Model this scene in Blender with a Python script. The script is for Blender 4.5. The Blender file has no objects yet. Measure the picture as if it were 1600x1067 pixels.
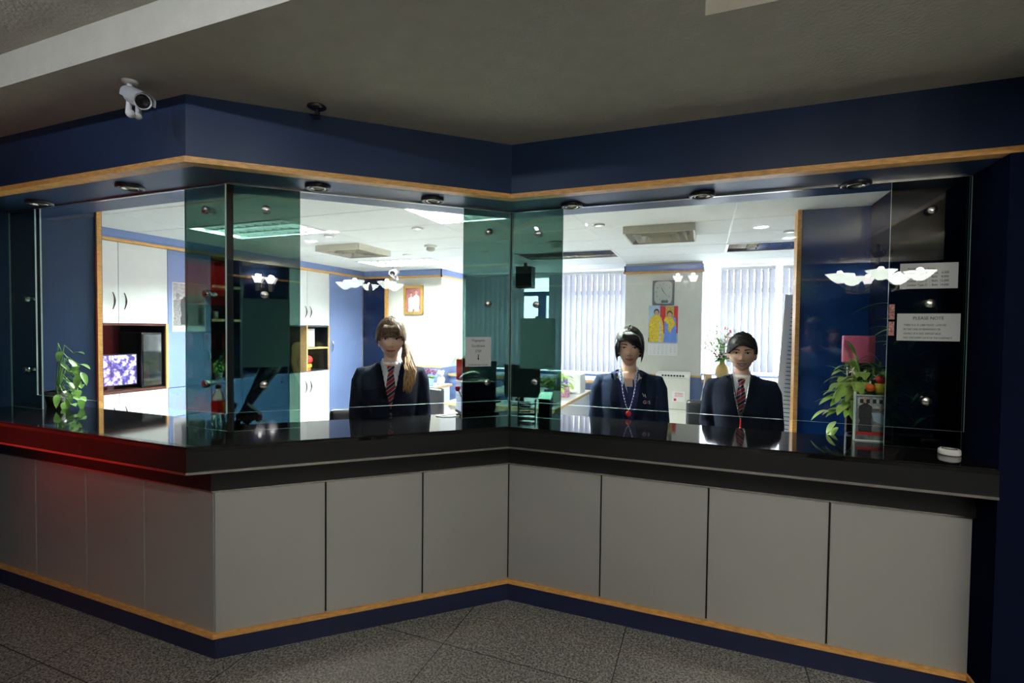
import bpy, bmesh, math, random
from mathutils import Vector, Matrix, noise
from mathutils.bvhtree import BVHTree
PI = math.pi
random.seed(7)
C = bpy.context.scene.collection
# ---------------------------------------------------------------- camera
CR = Vector((0.93172149, 0.36301562, 0.01071147))
CU = Vector((-0.01978022, 0.02127376, 0.999578))
CW = Vector((-0.36263455, 0.93154017, -0.02700175))
FPX = 770.61
EYE = Vector((0, 0, 1.6))
cd = bpy.data.cameras.new('camera'); cam = bpy.data.objects.new('camera', cd); C.objects.link(cam)
cd.sensor_width = 36.0; cd.lens = FPX * 36.0 / 1600.0; cd.clip_start = 0.02; cd.clip_end = 200
mw = Matrix.Identity(4)
for i in range(3):
    mw[i][0] = CR[i]; mw[i][1] = CU[i]; mw[i][2] = -CW[i]; mw[i][3] = EYE[i]
cam.matrix_world = mw
bpy.context.scene.camera = cam
# ---------------------------------------------------------------- world, view
sc = bpy.context.scene
sc.view_settings.view_transform = 'Standard'; sc.view_settings.look = 'None'
sc.view_settings.gamma = 1.0; sc.view_settings.use_curve_mapping = False
sc.view_settings.exposure = 1.3
w = bpy.data.worlds.new('sky'); sc.world = w; w.use_nodes = True
wb = w.node_tree.nodes['Background']
wb.inputs[0].default_value = (0.86, 0.93, 1.0, 1); wb.inputs[1].default_value = 8.0
sc.cycles.max_bounces = 14; sc.cycles.transparent_max_bounces = 24
sc.cycles.diffuse_bounces = 5; sc.cycles.glossy_bounces = 6; sc.cycles.transmission_bounces = 8
sc.cycles.caustics_reflective = False; sc.cycles.caustics_refractive = False
sc.cycles.sample_clamp_indirect = 6.0

def area_light(name, loc, sx, sy, power, col, rot=(0, 0, 0), portal=False, parent=None):
    l = bpy.data.lights.new(name, 'AREA'); l.shape = 'RECTANGLE'; l.size = sx; l.size_y = sy
    l.energy = power; l.color = col
    o = bpy.data.objects.new(name, l); C.objects.link(o); o.location = loc; o.rotation_euler = rot
    if portal: l.cycles.is_portal = True
    if parent: o.parent = parent
    return o
def point_light(name, loc, power, col, r=0.03, parent=None):
    l = bpy.data.lights.new(name, 'POINT'); l.energy = power; l.color = col; l.shadow_soft_size = r
    o = bpy.data.objects.new(name, l); C.objects.link(o); o.location = loc
    if parent: o.parent = parent
    return o
# daylight comes in through the two windows of the back wall (portals guide the sky light)
area_light('window_daylight', (-2.45, 7.78, 1.7), 2.9, 1.7, 1, (1, 1, 1), (PI / 2, 0, PI), True)
area_light('window_daylight', (0.75, 7.78, 1.7), 1.7, 1.7, 1, (1, 1, 1), (PI / 2, 0, PI), True)
ROOM_LAMP = 290.0        # each lit louvre luminaire of the office
CHAND = 9.0             # each chandelier bulb
SCONCE = 4.0
SPOT = 1.0
FILL_LAMP = 19.0      # each unseen fill lamp added behind the camera

def ray(px, py): return CW * FPX + CR * (px - 800) + CU * (533.5 - py)
def aty(px, py, Y):
    d = ray(px, py); return EYE + d * (Y / d.y)
def atx(px, py, X):
    d = ray(px, py); return EYE + d * (X / d.x)
def atz(px, py, Z):
    d = ray(px, py); return EYE + d * ((Z - 1.6) / d.z)

# ---------------------------------------------------------------- materials
MATS = {}
def mat(name, col, rough=0.5, metal=0.0, var=0.06, scale=12.0, bump=0.0, bscale=60.0, spec=0.5, coat=0.0, emit=None, es=0.0, alpha=None, trans=0.0, sss=0.0, aniso=None):
    if name in MATS: return MATS[name]
    m = bpy.data.materials.new(name); m.use_nodes = True
    nt = m.node_tree; N = nt.nodes; L = nt.links; b = N['Principled BSDF']
    tc = N.new('ShaderNodeTexCoord'); mp = N.new('ShaderNodeMapping'); L.new(tc.outputs['Object'], mp.inputs[0])
    if aniso: mp.inputs['Scale'].default_value = aniso
    n = N.new('ShaderNodeTexNoise'); n.inputs['Scale'].default_value = scale; n.inputs['Detail'].default_value = 5
    L.new(mp.outputs[0], n.inputs['Vector'])
    r = N.new('ShaderNodeValToRGB')
    a = [max(0, c * (1 - var)) for c in col]; c2 = [min(1, c * (1 + var)) for c in col]
    r.color_ramp.elements[0].position = 0.3; r.color_ramp.elements[1].position = 0.7
    r.color_ramp.elements[0].color = (*a, 1); r.color_ramp.elements[1].color = (*c2, 1)
    L.new(n.outputs['Fac'], r.inputs[0]); L.new(r.outputs[0], b.inputs['Base Color'])
    b.inputs['Roughness'].default_value = rough; b.inputs['Metallic'].default_value = metal
    b.inputs['Specular IOR Level'].default_value = spec; b.inputs['Coat Weight'].default_value = coat
    if bump:
        n2 = N.new('ShaderNodeTexNoise'); n2.inputs['Scale'].default_value = bscale; n2.inputs['Detail'].default_value = 6
        L.new(mp.outputs[0], n2.inputs['Vector'])
        bp = N.new('ShaderNodeBump'); bp.inputs['Strength'].default_value = bump; bp.inputs['Distance'].default_value = 0.01
        L.new(n2.outputs['Fac'], bp.inputs['Height']); L.new(bp.outputs[0], b.inputs['Normal'])
    if emit: b.inputs['Emission Color'].default_value = (*emit, 1); b.inputs['Emission Strength'].default_value = es
    if trans: b.inputs['Transmission Weight'].default_value = trans
    if sss:
        b.inputs['Subsurface Weight'].default_value = sss; b.inputs['Subsurface Radius'].default_value = (0.02, 0.008, 0.004); b.inputs['Subsurface Scale'].default_value = 0.4
    MATS[name] = m; return m

def glass_mat(name, tint, refl=1.0, ior=1.55):
    m = bpy.data.materials.new(name); m.use_nodes = True; nt = m.node_tree; N = nt.nodes; L = nt.links
    N.remove(N['Principled BSDF']); out = N['Material Output']
    t = N.new('ShaderNodeBsdfTransparent'); t.inputs[0].default_value = (*tint, 1)
    g = N.new('ShaderNodeBsdfGlossy'); g.inputs['Roughness'].default_value = 0.0; g.inputs['Color'].default_value = (refl, refl, refl, 1)
    f = N.new('ShaderNodeFresnel'); f.inputs['IOR'].default_value = ior
    ge = N.new('ShaderNodeNewGeometry'); inv = N.new('ShaderNodeMath'); inv.operation = 'SUBTRACT'; inv.inputs[0].default_value = 1
    L.new(ge.outputs['Backfacing'], inv.inputs[1])
    mu = N.new('ShaderNodeMath'); mu.operation = 'MULTIPLY'; L.new(f.outputs[0], mu.inputs[0]); L.new(inv.outputs[0], mu.inputs[1])
    mx = N.new('ShaderNodeMixShader'); L.new(mu.outputs[0], mx.inputs[0]); L.new(t.outputs[0], mx.inputs[1]); L.new(g.outputs[0], mx.inputs[2])
    L.new(mx.outputs[0], out.inputs['Surface']); MATS[name] = m; return m

def translucent_mat(name, col, fac=0.5):
    m = bpy.data.materials.new(name); m.use_nodes = True; nt = m.node_tree; N = nt.nodes; L = nt.links
    N.remove(N['Principled BSDF']); out = N['Material Output']
    tc = N.new('ShaderNodeTexCoord'); n = N.new('ShaderNodeTexNoise'); n.inputs['Scale'].default_value = 40
    L.new(tc.outputs['Object'], n.inputs['Vector'])
    r = N.new('ShaderNodeValToRGB'); r.color_ramp.elements[0].color = (*[c * .93 for c in col], 1); r.color_ramp.elements[1].color = (*col, 1)
    L.new(n.outputs['Fac'], r.inputs[0])
    d = N.new('ShaderNodeBsdfDiffuse'); t = N.new('ShaderNodeBsdfTranslucent'); L.new(r.outputs[0], d.inputs[0]); L.new(r.outputs[0], t.inputs[0])
    mx = N.new('ShaderNodeMixShader'); mx.inputs[0].default_value = fac; L.new(d.outputs[0], mx.inputs[1]); L.new(t.outputs[0], mx.inputs[2])
    L.new(mx.outputs[0], out.inputs['Surface']); MATS[name] = m; return m

def striped_mat(name, cols, pos, scale, direction, rough=0.6):
    """diagonal repeating stripes; cols/pos for a constant ramp"""
    m = bpy.data.materials.new(name); m.use_nodes = True; nt = m.node_tree; N = nt.nodes; L = nt.links; b = N['Principled BSDF']
    tc = N.new('ShaderNodeTexCoord'); dt = N.new('ShaderNodeVectorMath'); dt.operation = 'DOT_PRODUCT'
    L.new(tc.outputs['Object'], dt.inputs[0]); dt.inputs[1].default_value = direction
    mu = N.new('ShaderNodeMath'); mu.operation = 'MULTIPLY'; mu.inputs[1].default_value = scale; L.new(dt.outputs['Value'], mu.inputs[0])
    fr = N.new('ShaderNodeMath'); fr.operation = 'FRACT'; L.new(mu.outputs[0], fr.inputs[0])
    r = N.new('ShaderNodeValToRGB'); r.color_ramp.interpolation = 'CONSTANT'
    e = r.color_ramp.elements; e[0].position = pos[0]; e[0].color = (*cols[0], 1); e[1].position = pos[1]; e[1].color = (*cols[1], 1)
    for p, c in zip(pos[2:], cols[2:]):
        q = e.new(p); q.color = (*c, 1)
    L.new(fr.outputs[0], r.inputs[0]); L.new(r.outputs[0], b.inputs['Base Color']); b.inputs['Roughness'].default_value = rough
    MATS[name] = m; return m

def granite_mat():
    m = bpy.data.materials.new('granite_floor'); m.use_nodes = True; nt = m.node_tree; N = nt.nodes; L = nt.links; b = N['Principled BSDF']
    tc = N.new('ShaderNodeTexCoord')
    v = N.new('ShaderNodeTexNoise'); v.inputs['Scale'].default_value = 95; v.inputs['Detail'].default_value = 8; v.inputs['Roughness'].default_value = 0.75
    v2 = N.new('ShaderNodeTexVoronoi'); v2.inputs['Scale'].default_value = 130
    L.new(tc.outputs['Object'], v.inputs['Vector']); L.new(tc.outputs['Object'], v2.inputs['Vector'])
    r = N.new('ShaderNodeValToRGB'); e = r.color_ramp.elements
    e[0].position = 0.36; e[0].color = (0.015, 0.015, 0.014, 1); e[1].position = 0.66; e[1].color = (0.36, 0.35, 0.32, 1)
    q = e.new(0.5); q.color = (0.12, 0.12, 0.11, 1)
    mixv = N.new('ShaderNodeMath'); mixv.operation = 'MULTIPLY_ADD'; mixv.inputs[1].default_value = 0.28; L.new(v2.outputs['Distance'], mixv.inputs[0]); 
    sb = N.new('ShaderNodeMath'); sb.operation = 'SUBTRACT'; sb.inputs[1].default_value = 0.09; L.new(v.outputs['Fac'], sb.inputs[0]); L.new(sb.outputs[0], mixv.inputs[2])
    L.new(mixv.outputs[0], r.inputs[0])
    # tile joints every 0.84 m
    sx = N.new('ShaderNodeSeparateXYZ'); L.new(tc.outputs['Object'], sx.inputs[0])
    masks = []
    for ax, off in (('X', 1.2), ('Y', -2.168)):
        a = N.new('ShaderNodeMath'); a.operation = 'ADD'; a.inputs[1].default_value = off + 84; L.new(sx.outputs[ax], a.inputs[0])
        d = N.new('ShaderNodeMath'); d.operation = 'DIVIDE'; d.inputs[1].default_value = 0.84; L.new(a.outputs[0], d.inputs[0])
        f = N.new('ShaderNodeMath'); f.operation = 'PINGPONG'; f.inputs[1].default_value = 0.5; L.new(d.outputs[0], f.inputs[0])
        c = N.new('ShaderNodeMath'); c.operation = 'LESS_THAN'; c.inputs[1].default_value = 0.003; L.new(f.outputs[0], c.inputs[0]); masks.append(c)
    mx = N.new('ShaderNodeMath'); mx.operation = 'MAXIMUM'; L.new(masks[0].outputs[0], mx.inputs[0]); L.new(masks[1].outputs[0], mx.inputs[1])
    mc = N.new('ShaderNodeMix'); mc.data_type = 'RGBA'; L.new(mx.outputs[0], mc.inputs[0]); L.new(r.outputs[0], mc.inputs[6]); mc.inputs[7].default_value = (0.03, 0.03, 0.028, 1)
    L.new(mc.outputs[2], b.inputs['Base Color']); b.inputs['Roughness'].default_value = 0.22; b.inputs['Specular IOR Level'].default_value = 0.45
    return m

def wood_mat(name, col, rough=0.4):
    return mat(name, col, rough, var=0.22, scale=9, aniso=(3, 3, 14), spec=0.4)

M = {}
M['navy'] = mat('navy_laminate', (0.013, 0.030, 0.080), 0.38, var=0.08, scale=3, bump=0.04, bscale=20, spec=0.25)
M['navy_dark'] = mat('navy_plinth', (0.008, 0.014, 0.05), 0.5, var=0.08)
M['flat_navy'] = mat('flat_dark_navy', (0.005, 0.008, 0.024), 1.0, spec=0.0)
M['partition'] = mat('partition_blue_laminate', (0.010, 0.055, 0.23), 0.18, var=0.06, scale=3, spec=.4)
M['wood'] = wood_mat('oak_trim', (0.66, 0.34, 0.10))
M['wood_light'] = wood_mat('pale_oak', (0.62, 0.40, 0.18))
M['panel'] = mat('grey_laminate_panel', (0.50, 0.50, 0.48), 0.42, metal=0.6, var=0.02, scale=2, bump=0.015, bscale=200)
M['black_stone'] = mat('black_granite', (0.006, 0.006, 0.0065), 0.06, var=0.5, scale=220, spec=0.6)
M['black'] = mat('black_plastic', (0.006, 0.006, 0.007), 0.35, var=0.1)
M['black_matte'] = mat('black_matte', (0.004, 0.004, 0.004), 0.8, var=0.1)
M['steel'] = mat('brushed_steel', (0.55, 0.53, 0.50), 0.25, metal=1.0, var=0.05, scale=50)
M['steel_dark'] = mat('dark_steel', (0.12, 0.12, 0.12), 0.25, metal=1.0, var=0.05, scale=50)
M['lobby_ceiling'] = mat('textured_ceiling_paint', (0.44, 0.425, 0.37), 0.85, var=0.05, bump=0.35, bscale=70)
M['granite'] = granite_mat()
M['white_gloss'] = mat('white_laminate', (0.88, 0.90, 0.88), 0.3, var=0.02)
M['white'] = mat('white_paint', (0.80, 0.80, 0.77), 0.6, var=0.02)
M['offwhite'] = mat('offwhite_paint', (0.70, 0.70, 0.64), 0.6, var=0.03)
M['blue'] = mat('blue_laminate', (0.085, 0.16, 0.40), 0.35, var=0.04, scale=3)
M['blue_pale'] = mat('grey_blue_laminate', (0.155, 0.22, 0.44), 0.4, var=0.04, scale=3)
M['blue_deep'] = mat('deep_blue_gloss', (0.0015, 0.006, 0.030), 0.1, var=0.08, scale=3, coat=0.2)
M['tile'] = mat('mineral_ceiling_tile', (0.84, 0.85, 0.83), 0.9, var=0.02, bump=0.1, bscale=160)
M['grid'] = mat('ceiling_grid_metal', (0.75, 0.75, 0.74), 0.45, var=0.02)
M['groove'] = mat('ceiling_grid_shadow_gap', (0.22, 0.22, 0.22), 0.8, var=0.02)
M['mirror'] = mat('mirror_louvre_aluminium', (0.80, 0.82, 0.85), 0.12, metal=1.0, var=0.02)
M['mirror_lit'] = mat('satin_louvre_aluminium', (0.80, 0.82, 0.82), 0.32, metal=1.0, var=0.02)
M['clear'] = glass_mat('clear_glass', (0.975, 0.985, 0.98), 1.0, 1.60)
M['tint'] = glass_mat('green_tinted_glass', (0.235, 0.335, 0.305), 1.0, 1.5)
M['glass_edge'] = mat('polished_glass_edge', (0.62, 0.75, 0.70), 0.15, var=0.02)
M['blind'] = translucent_mat('blind_fabric', (0.33, 0.33, 0.37), 0.24)
M['frosted'] = translucent_mat('frosted_glass', (0.85, 0.92, 0.90), 0.55)
M['paper'] = mat('paper', (0.72, 0.72, 0.74), 0.8, var=0.02)
M['paper_white'] = mat('bright_paper', (0.82, 0.82, 0.84), 0.8, var=0.02)
M['ink'] = mat('black_ink', (0.02, 0.02, 0.025), 0.8, var=0.02)
M['skin'] = mat('skin', (0.66, 0.41, 0.30), 0.48, var=0.05, scale=30, sss=0.12)
M['skin_dark'] = mat('skin_tanned', (0.40, 0.22, 0.15), 0.5, var=0.05, scale=30)
M['suit'] = mat('navy_suit_wool', (0.007, 0.010, 0.021), 0.85, var=0.25, scale=160, spec=.12)
M['suit_blue'] = mat('blue_suit_wool', (0.013, 0.024, 0.052), 0.85, var=0.25, scale=160, spec=.12)
M['shirt'] = mat('white_cotton', (0.78, 0.80, 0.84), 0.8, var=0.02)
M['polo'] = mat('navy_polo_cotton', (0.010, 0.018, 0.085), 0.8, var=0.1, scale=100)
M['hair_black'] = mat('black_hair', (0.010, 0.008, 0.007), 0.45, var=0.7, scale=14, aniso=(9, 9, 1.5), spec=0.25)
M['hair_brown'] = mat('brown_hair', (0.11, 0.065, 0.035), 0.5, var=0.65, scale=14, aniso=(9, 9, 1.5), spec=0.2)
M['hair_blond'] = mat('blond_hair_ends', (0.32, 0.19, 0.09), 0.5, var=0.6, scale=18, aniso=(9, 9, 1.0), spec=0.2)
M['lips'] = mat('lipstick', (0.42, 0.07, 0.065), 0.35, var=0.05)
M['lips_red'] = mat('dark_lipstick', (0.22, 0.028, 0.03), 0.35, var=0.05)
M['brow'] = mat('eyebrow', (0.035, 0.022, 0.015), 0.8, var=0.2)
M['eye_white'] = mat('eye_white', (0.62, 0.60, 0.57), 0.3, var=0.02)
M['iris'] = mat('dark_iris', (0.012, 0.007, 0.005), 0.1, var=0.1)
M['leaf'] = mat('leaf_green', (0.17, 0.36, 0.06), 0.4, var=0.35, scale=14)
M['leaf_light'] = mat('light_leaf_green', (0.34, 0.52, 0.11), 0.4, var=0.3, scale=14)
M['leaf_dark'] = mat('dark_leaf_green', (0.03, 0.10, 0.03), 0.4, var=0.3, scale=14)
M['red'] = mat('red_plastic', (0.55, 0.02, 0.015), 0.4, var=0.05)
M['rose'] = mat('rose_petal', (0.30, 0.008, 0.018), 0.6, var=0.2)
M['pink'] = mat('pink_paper', (0.90, 0.16, 0.34), 0.5, var=0.05)
M['pink_flower'] = mat('pink_petal', (0.80, 0.12, 0.30), 0.6, var=0.1)
M['white_flower'] = mat('white_petal', (0.85, 0.80, 0.78), 0.6, var=0.05)
M['yellow'] = mat('yellow_plastic', (0.80, 0.62, 0.03), 0.4, var=0.05)
M['orange'] = mat('orange_plastic', (0.75, 0.14, 0.02), 0.4, var=0.05)
M['ochre'] = mat('ochre_glazed_ceramic', (0.62, 0.42, 0.14), 0.3, var=0.15, scale=8)
M['purple'] = mat('purple_card', (0.16, 0.12, 0.42), 0.6, var=0.08)
M['beige'] = mat('beige_plastic', (0.52, 0.49, 0.40), 0.5, var=0.03)
M['gold'] = mat('gilt_frame', (0.55, 0.33, 0.09), 0.35, metal=0.5, var=0.15, scale=40)
M['chrome'] = mat('chrome', (0.75, 0.75, 0.75), 0.08, metal=1.0, var=0.02)
M['leather'] = mat('black_leather', (0.012, 0.012, 0.014), 0.4, var=0.1, bump=0.1)
M['cctv'] = mat('white_painted_metal', (0.72, 0.73, 0.76), 0.35, var=0.03)

# ---------------------------------------------------------------- mesh helpers
def obj(name, bm, m, parent=None, smooth=False, loc=None):
    me = bpy.data.meshes.new(name)
    bmesh.ops.recalc_face_normals(bm, faces=bm.faces) if not getattr(obj, 'keep', False) else None
    bm.to_mesh(me); bm.free()
    for mm in (m if isinstance(m, (list, tuple)) else [m]): me.materials.append(mm)
    if smooth:
        for p in me.polygons: p.use_smooth = True
    o = bpy.data.objects.new(name, me); C.objects.link(o)
    if parent: o.parent = parent
    if loc is not None: o.location = loc
    return o
def tag(o, label, cat, group=None, kind=None):
    o['label'] = label; o['category'] = cat
    if group: o['group'] = group
    if kind: o['kind'] = kind
    return o
def thing(name, label, cat, loc=(0, 0, 0), rz=0, group=None):
    o = bpy.data.objects.new(name, None); C.objects.link(o); o.empty_display_size = 0.1
    o.location = loc; o.rotation_euler = (0, 0, rz)
    return tag(o, label, cat, group)
def struct(name, bm, m, parent=None, smooth=False):
    o = obj(name, bm, m, parent, smooth); o['kind'] = 'structure'; return o
def dup(root, loc, rz=None, label=None, group=None):
    r = root.copy(); C.objects.link(r); r.location = loc
    if rz is not None: r.rotation_euler = (0, 0, rz)
    if label: r['label'] = label
    if group: r['group'] = group
    for ch in list(root.children):
        c = ch.copy(); C.objects.link(c); c.parent = r
        for g in ch.children:
            d = g.copy(); C.objects.link(d); d.parent = c
    return r
def nb(): return bmesh.new()
def box(bm, x0, x1, y0, y1, z0, z1, bev=0.0, mi=0):
    v = [bm.verts.new(p) for p in ((x0, y0, z0), (x1, y0, z0), (x1, y1, z0), (x0, y1, z0), (x0, y0, z1), (x1, y0, z1), (x1, y1, z1), (x0, y1, z1))]
    fs = [bm.faces.new([v[i] for i in q]) for q in ((3, 2, 1, 0), (4, 5, 6, 7), (0, 1, 5, 4), (1, 2, 6, 5), (2, 3, 7, 6), (3, 0, 4, 7))]
    for f in fs: f.material_index = mi
    if bev:
        es = list({e for f in fs for e in f.edges})
        bmesh.ops.bevel(bm, geom=es, offset=bev, segments=2, affect='EDGES', profile=0.6)
    return v
def bx(x0, x1, y0, y1, z0, z1, bev=0.0):
    bm = nb(); box(bm, x0, x1, y0, y1, z0, z1, bev); return bm
def prism(bm, pts, z0, z1, mi=0):
    a = [bm.verts.new((p[0], p[1], z0)) for p in pts]; b = [bm.verts.new((p[0], p[1], z1)) for p in pts]
    n = len(pts)
    fs = [bm.faces.new(a[::-1]), bm.faces.new(b)]
    for i in range(n): fs.append(bm.faces.new((a[i], a[(i + 1) % n], b[(i + 1) % n], b[i])))
    for f in fs: f.material_index = mi
def frame_of(d):
    d = Vector(d).normalized(); up = Vector((0, 0, 1)) if abs(d.z) < 0.95 else Vector((1, 0, 0))
    a = d.cross(up).normalized(); return a, d.cross(a).normalized(), d
def tube(bm, pts, rad, seg=10, cap=True, flat=1.0):
    """tube through points; rad scalar or list; flat squashes the second axis"""
    pts = [Vector(p) for p in pts]; n = len(pts)
    if not isinstance(rad, (list, tuple)): rad = [rad] * n
    rings = []; pa = None
    for i, p in enumerate(pts):
        d = (pts[min(i + 1, n - 1)] - pts[max(i - 1, 0)])
        a, b, d = frame_of(d)
        if pa is not None:
            a = (pa - d * pa.dot(d)).normalized(); b = d.cross(a).normalized()
        pa = a
        rings.append([bm.verts.new(p + (a * math.cos(2 * PI * k / seg) + b * math.sin(2 * PI * k / seg) * flat) * rad[i]) for k in range(seg)])
    for i in range(n - 1):
        for k in range(seg):
            bm.faces.new((rings[i][k], rings[i][(k + 1) % seg], rings[i + 1][(k + 1) % seg], rings[i + 1][k]))
    if cap: bm.faces.new(rings[0][::-1]); bm.faces.new(rings[-1])
def lathe(bm, prof, seg=24, c=(0, 0, 0), axis='Z', scal=None, cap=False, mi=0):
    rings = []
    for r, z in prof:
        ring = []
        for k in range(seg):
            a = 2 * PI * k / seg; rr = r * (scal(a, z) if scal else 1)
            p = Vector((rr * math.cos(a), rr * math.sin(a), z))
            if axis == 'Y': p = Vector((p.x, p.z, p.y))
            if axis == 'X': p = Vector((p.z, p.x, p.y))
            ring.append(bm.verts.new(p + Vector(c)))
        rings.append(ring)
    fs = []
    for i in range(len(rings) - 1):
        for k in range(seg): fs.append(bm.faces.new((rings[i][k], rings[i][(k + 1) % seg], rings[i + 1][(k + 1) % seg], rings[i + 1][k])))
    if cap: fs.append(bm.faces.new(rings[0][::-1])); fs.append(bm.faces.new(rings[-1]))
    for f in fs: f.material_index = mi
def sphere(bm, c, r, seg=16, rings=10, sc=(1, 1, 1), mi=0):
    res = bmesh.ops.create_uvsphere(bm, u_segments=seg, v_segments=rings, radius=r)
    for v in res['verts']: v.co = Vector((v.co.x * sc[0], v.co.y * sc[1], v.co.z * sc[2])) + Vector(c)
    for v in res['verts']:
        for f in v.link_faces: f.material_index = mi; f.smooth = True
    return res['verts']
def text(name, s, size, m, parent, loc, rot=(PI / 2, 0, 0), align='LEFT', ext=0.0004, sx=1.0):
    cu = bpy.data.curves.new(name, 'FONT'); cu.body = s; cu.size = size; cu.align_x = align; cu.extrude = ext; cu.fill_mode = 'BOTH'
    cu.resolution_u = 3
    t = bpy.data.objects.new(name + '_tmp', cu); C.objects.link(t)
    bpy.context.view_layer.update()
    me = bpy.data.meshes.new_from_object(t.evaluated_get(bpy.context.evaluated_depsgraph_get()))
    bpy.data.objects.remove(t); me.name = name
    me.materials.clear(); me.materials.append(m)
    o = bpy.data.objects.new(name, me); C.objects.link(o); o.location = loc; o.rotation_euler = rot; o.scale = (sx, 1, 1)
    if parent: o.parent = parent
    return o

# ---------------------------------------------------------------- plan of the counter line (left wing, slanted middle, right wing)
A = math.radians(42.5); TT = math.tan(A / 2)
CV = Vector((-2.153, 1.651)); CC = Vector((-1.05, 2.666))
XL, XR = -4.14, 1.09
MD = Vector((math.cos(A), math.sin(A))); MN = Vector((math.sin(A), -math.cos(A)))   # along the middle wing, towards the lobby
def line(o, xl=XL, xr=XR):
    return [Vector((xl, CV.y - o)), Vector((CV.x + TT * o, CV.y - o)), Vector((CC.x + TT * o, CC.y - o)), Vector((xr, CC.y - o))]
def band(bm, o1, o2, z0, z1, xl=XL, xr=XR):
    prism(bm, line(o1, xl, xr) + line(o2, xl, xr)[::-1], z0, z1)
def on_m(s, o, base=-0.125):
    """point on the middle wing: s metres from the glass corner, o metres offset"""
    g = line(o)[1] - line(base)[1]; p0 = line(base)[1]
    q = p0 + MD * s + MN * (o - base); return q
RZM = A

# ================================================================ SHELL
b = bx(-7.0, 5.0, -4.2, 9.0, -0.1, 0.0); struct('floor', b, M['granite'])
b = nb(); box(b, -5.73, 1.62, 3.10, 7.9, .0, .004); struct('floor_office', b, mat('office_vinyl_floor', (.60, .58, .54), .5))
# lobby ceiling: lowered field with two raised trays
b = nb()
box(b, -7.0, 5.0, 1.68, 2.86, 2.585, 3.0)
box(b, -7.0, -0.016, 1.17, 1.68, 2.585, 3.0)
box(b, -0.9, -0.016, 0.2, 1.17, 2.585, 3.0)
box(b, -7.0, 5.0, -4.2, 2.8, 2.72, 3.0)
struct('ceiling', b, M['lobby_ceiling'])
b = bx(-7.0, 5.0, -4.15, -3.97, 0, 3.0); struct('wall_back', b, M['navy'])
b = bx(-7.0, 5.0, -3.969, -3.955, 2.44, 2.475); struct('trim_4', b, M['wood'])
struct('wall_lobby_left', bx(-7.1, -7.0, -4.2, 3, 0, 3), M['navy_dark'])
struct('wall_lobby_right', bx(5.0, 5.1, -4.2, 3, 0, 3), M['navy'])
# side walls of the counter alcove
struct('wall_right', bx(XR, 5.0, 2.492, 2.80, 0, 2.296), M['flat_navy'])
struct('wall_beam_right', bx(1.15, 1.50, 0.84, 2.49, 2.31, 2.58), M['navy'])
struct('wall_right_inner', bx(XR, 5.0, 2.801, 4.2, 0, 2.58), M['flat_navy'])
struct('wall_left', bx(-7.0, XL, 1.25, 2.3, 0, 2.58), M['navy'])
b = nb(); box(b, XR - 0.012, XR, 2.48, 2.655, 0.105, 0.13); box(b, XR - 0.012, 5.0, 2.48, 2.492, 0.105, 0.13); struct('baseboard_right', b, M['wood'])
b = nb(); box(b, 1.142, 1.50, 0.83, 2.483, 2.297, 2.31); box(b, 1.142, 1.15, 0.83, 2.483, 2.31, 2.322); struct('trim_3', b, M['wood'])
# header above the glass
b = nb(); band(b, 0.172, -0.30, 2.30, 2.9, -7.0, 5.0); struct('wall_header', b, M['navy'])
b = nb(); band(b, 0.18, 0.12, 2.297, 2.322, -7.0, 5.0); struct('trim_1', b, M['wood'])
# glass groove in the soffit
b = nb(); band(b, -0.103, -0.117, 2.290, 2.301, XL, XR); struct('trim_2', b, M['steel'])

# ================================================================ RECEPTION COUNTER
ct = thing('reception_counter', 'angled reception counter front of grey panels with oak strip, navy plinth and black apron', 'counter', (0, 0, 0))
b = nb(); band(b, -0.012, -0.25, 0.0, 1.03); obj('carcass', b, M['black_matte'], ct)
b = nb(); band(b, 0.0, -0.03, 0.0, 0.104); obj('plinth', b, M['navy_dark'], ct)
b = nb(); band(b, 0.014, -0.03, 0.104, 0.128); obj('oak_strip', b, M['wood'], ct)
b = nb(); band(b, 0.012, -0.03, 0.808, 0.818); obj('steel_strip', b, M['steel'], ct)
b = nb(); band(b, 0.02, -0.03, 0.818, 0.946); obj('recess_band', b, M['black'], ct)
b = nb(); band(b, 0.187, -0.03, 0.946, 0.957); obj('steel_edge', b, M['steel'], ct)
b = nb(); band(b, 0.183, -0.03, 0.957, 1.045); obj('apron', b, M['black'], ct)
G = 0.004
def panel_on(p0, p1):
    d = (p1 - p0).normalized(); n = Vector((d.y, -d.x)); p0 = p0 + d * G; p1 = p1 - d * G
    b = nb(); prism(b, [p0, p1, p1 - n * 0.011, p0 - n * 0.011], 0.128, 0.808)
    bmesh.ops.bevel(b, geom=list(b.edges), offset=0.0012, segments=1, affect='EDGES'); return obj('panel', b, M['panel'], ct)
xs = [-4.13, -4.10, -3.61, -3.135, -2.652, CV.x]
for i in range(1, 5): panel_on(Vector((xs[i], CV.y)), Vector((xs[i + 1], CV.y)))
ss = [0, 0.497, 0.995, 1.499]
for i in range(3): panel_on(CV + MD * ss[i], CV + MD * ss[i + 1])
xs = [CC.x, -0.507, 0.037, 0.563, XR]
for i in range(4): panel_on(Vector((xs[i], CC.y)), Vector((xs[i + 1], CC.y)))
b = nb(); band(b, 0.186, -0.295, 1.045, 1.067)
es = [e for e in b.edges if all(v.co.z > 1.06 for v in e.verts)]
bmesh.ops.bevel(b, geom=es, offset=0.006, segments=3, affect='EDGES')
tag(obj('countertop', b, M['black_stone']), 'continuous polished black granite worktop of the angled reception counter', 'countertop')

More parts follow.
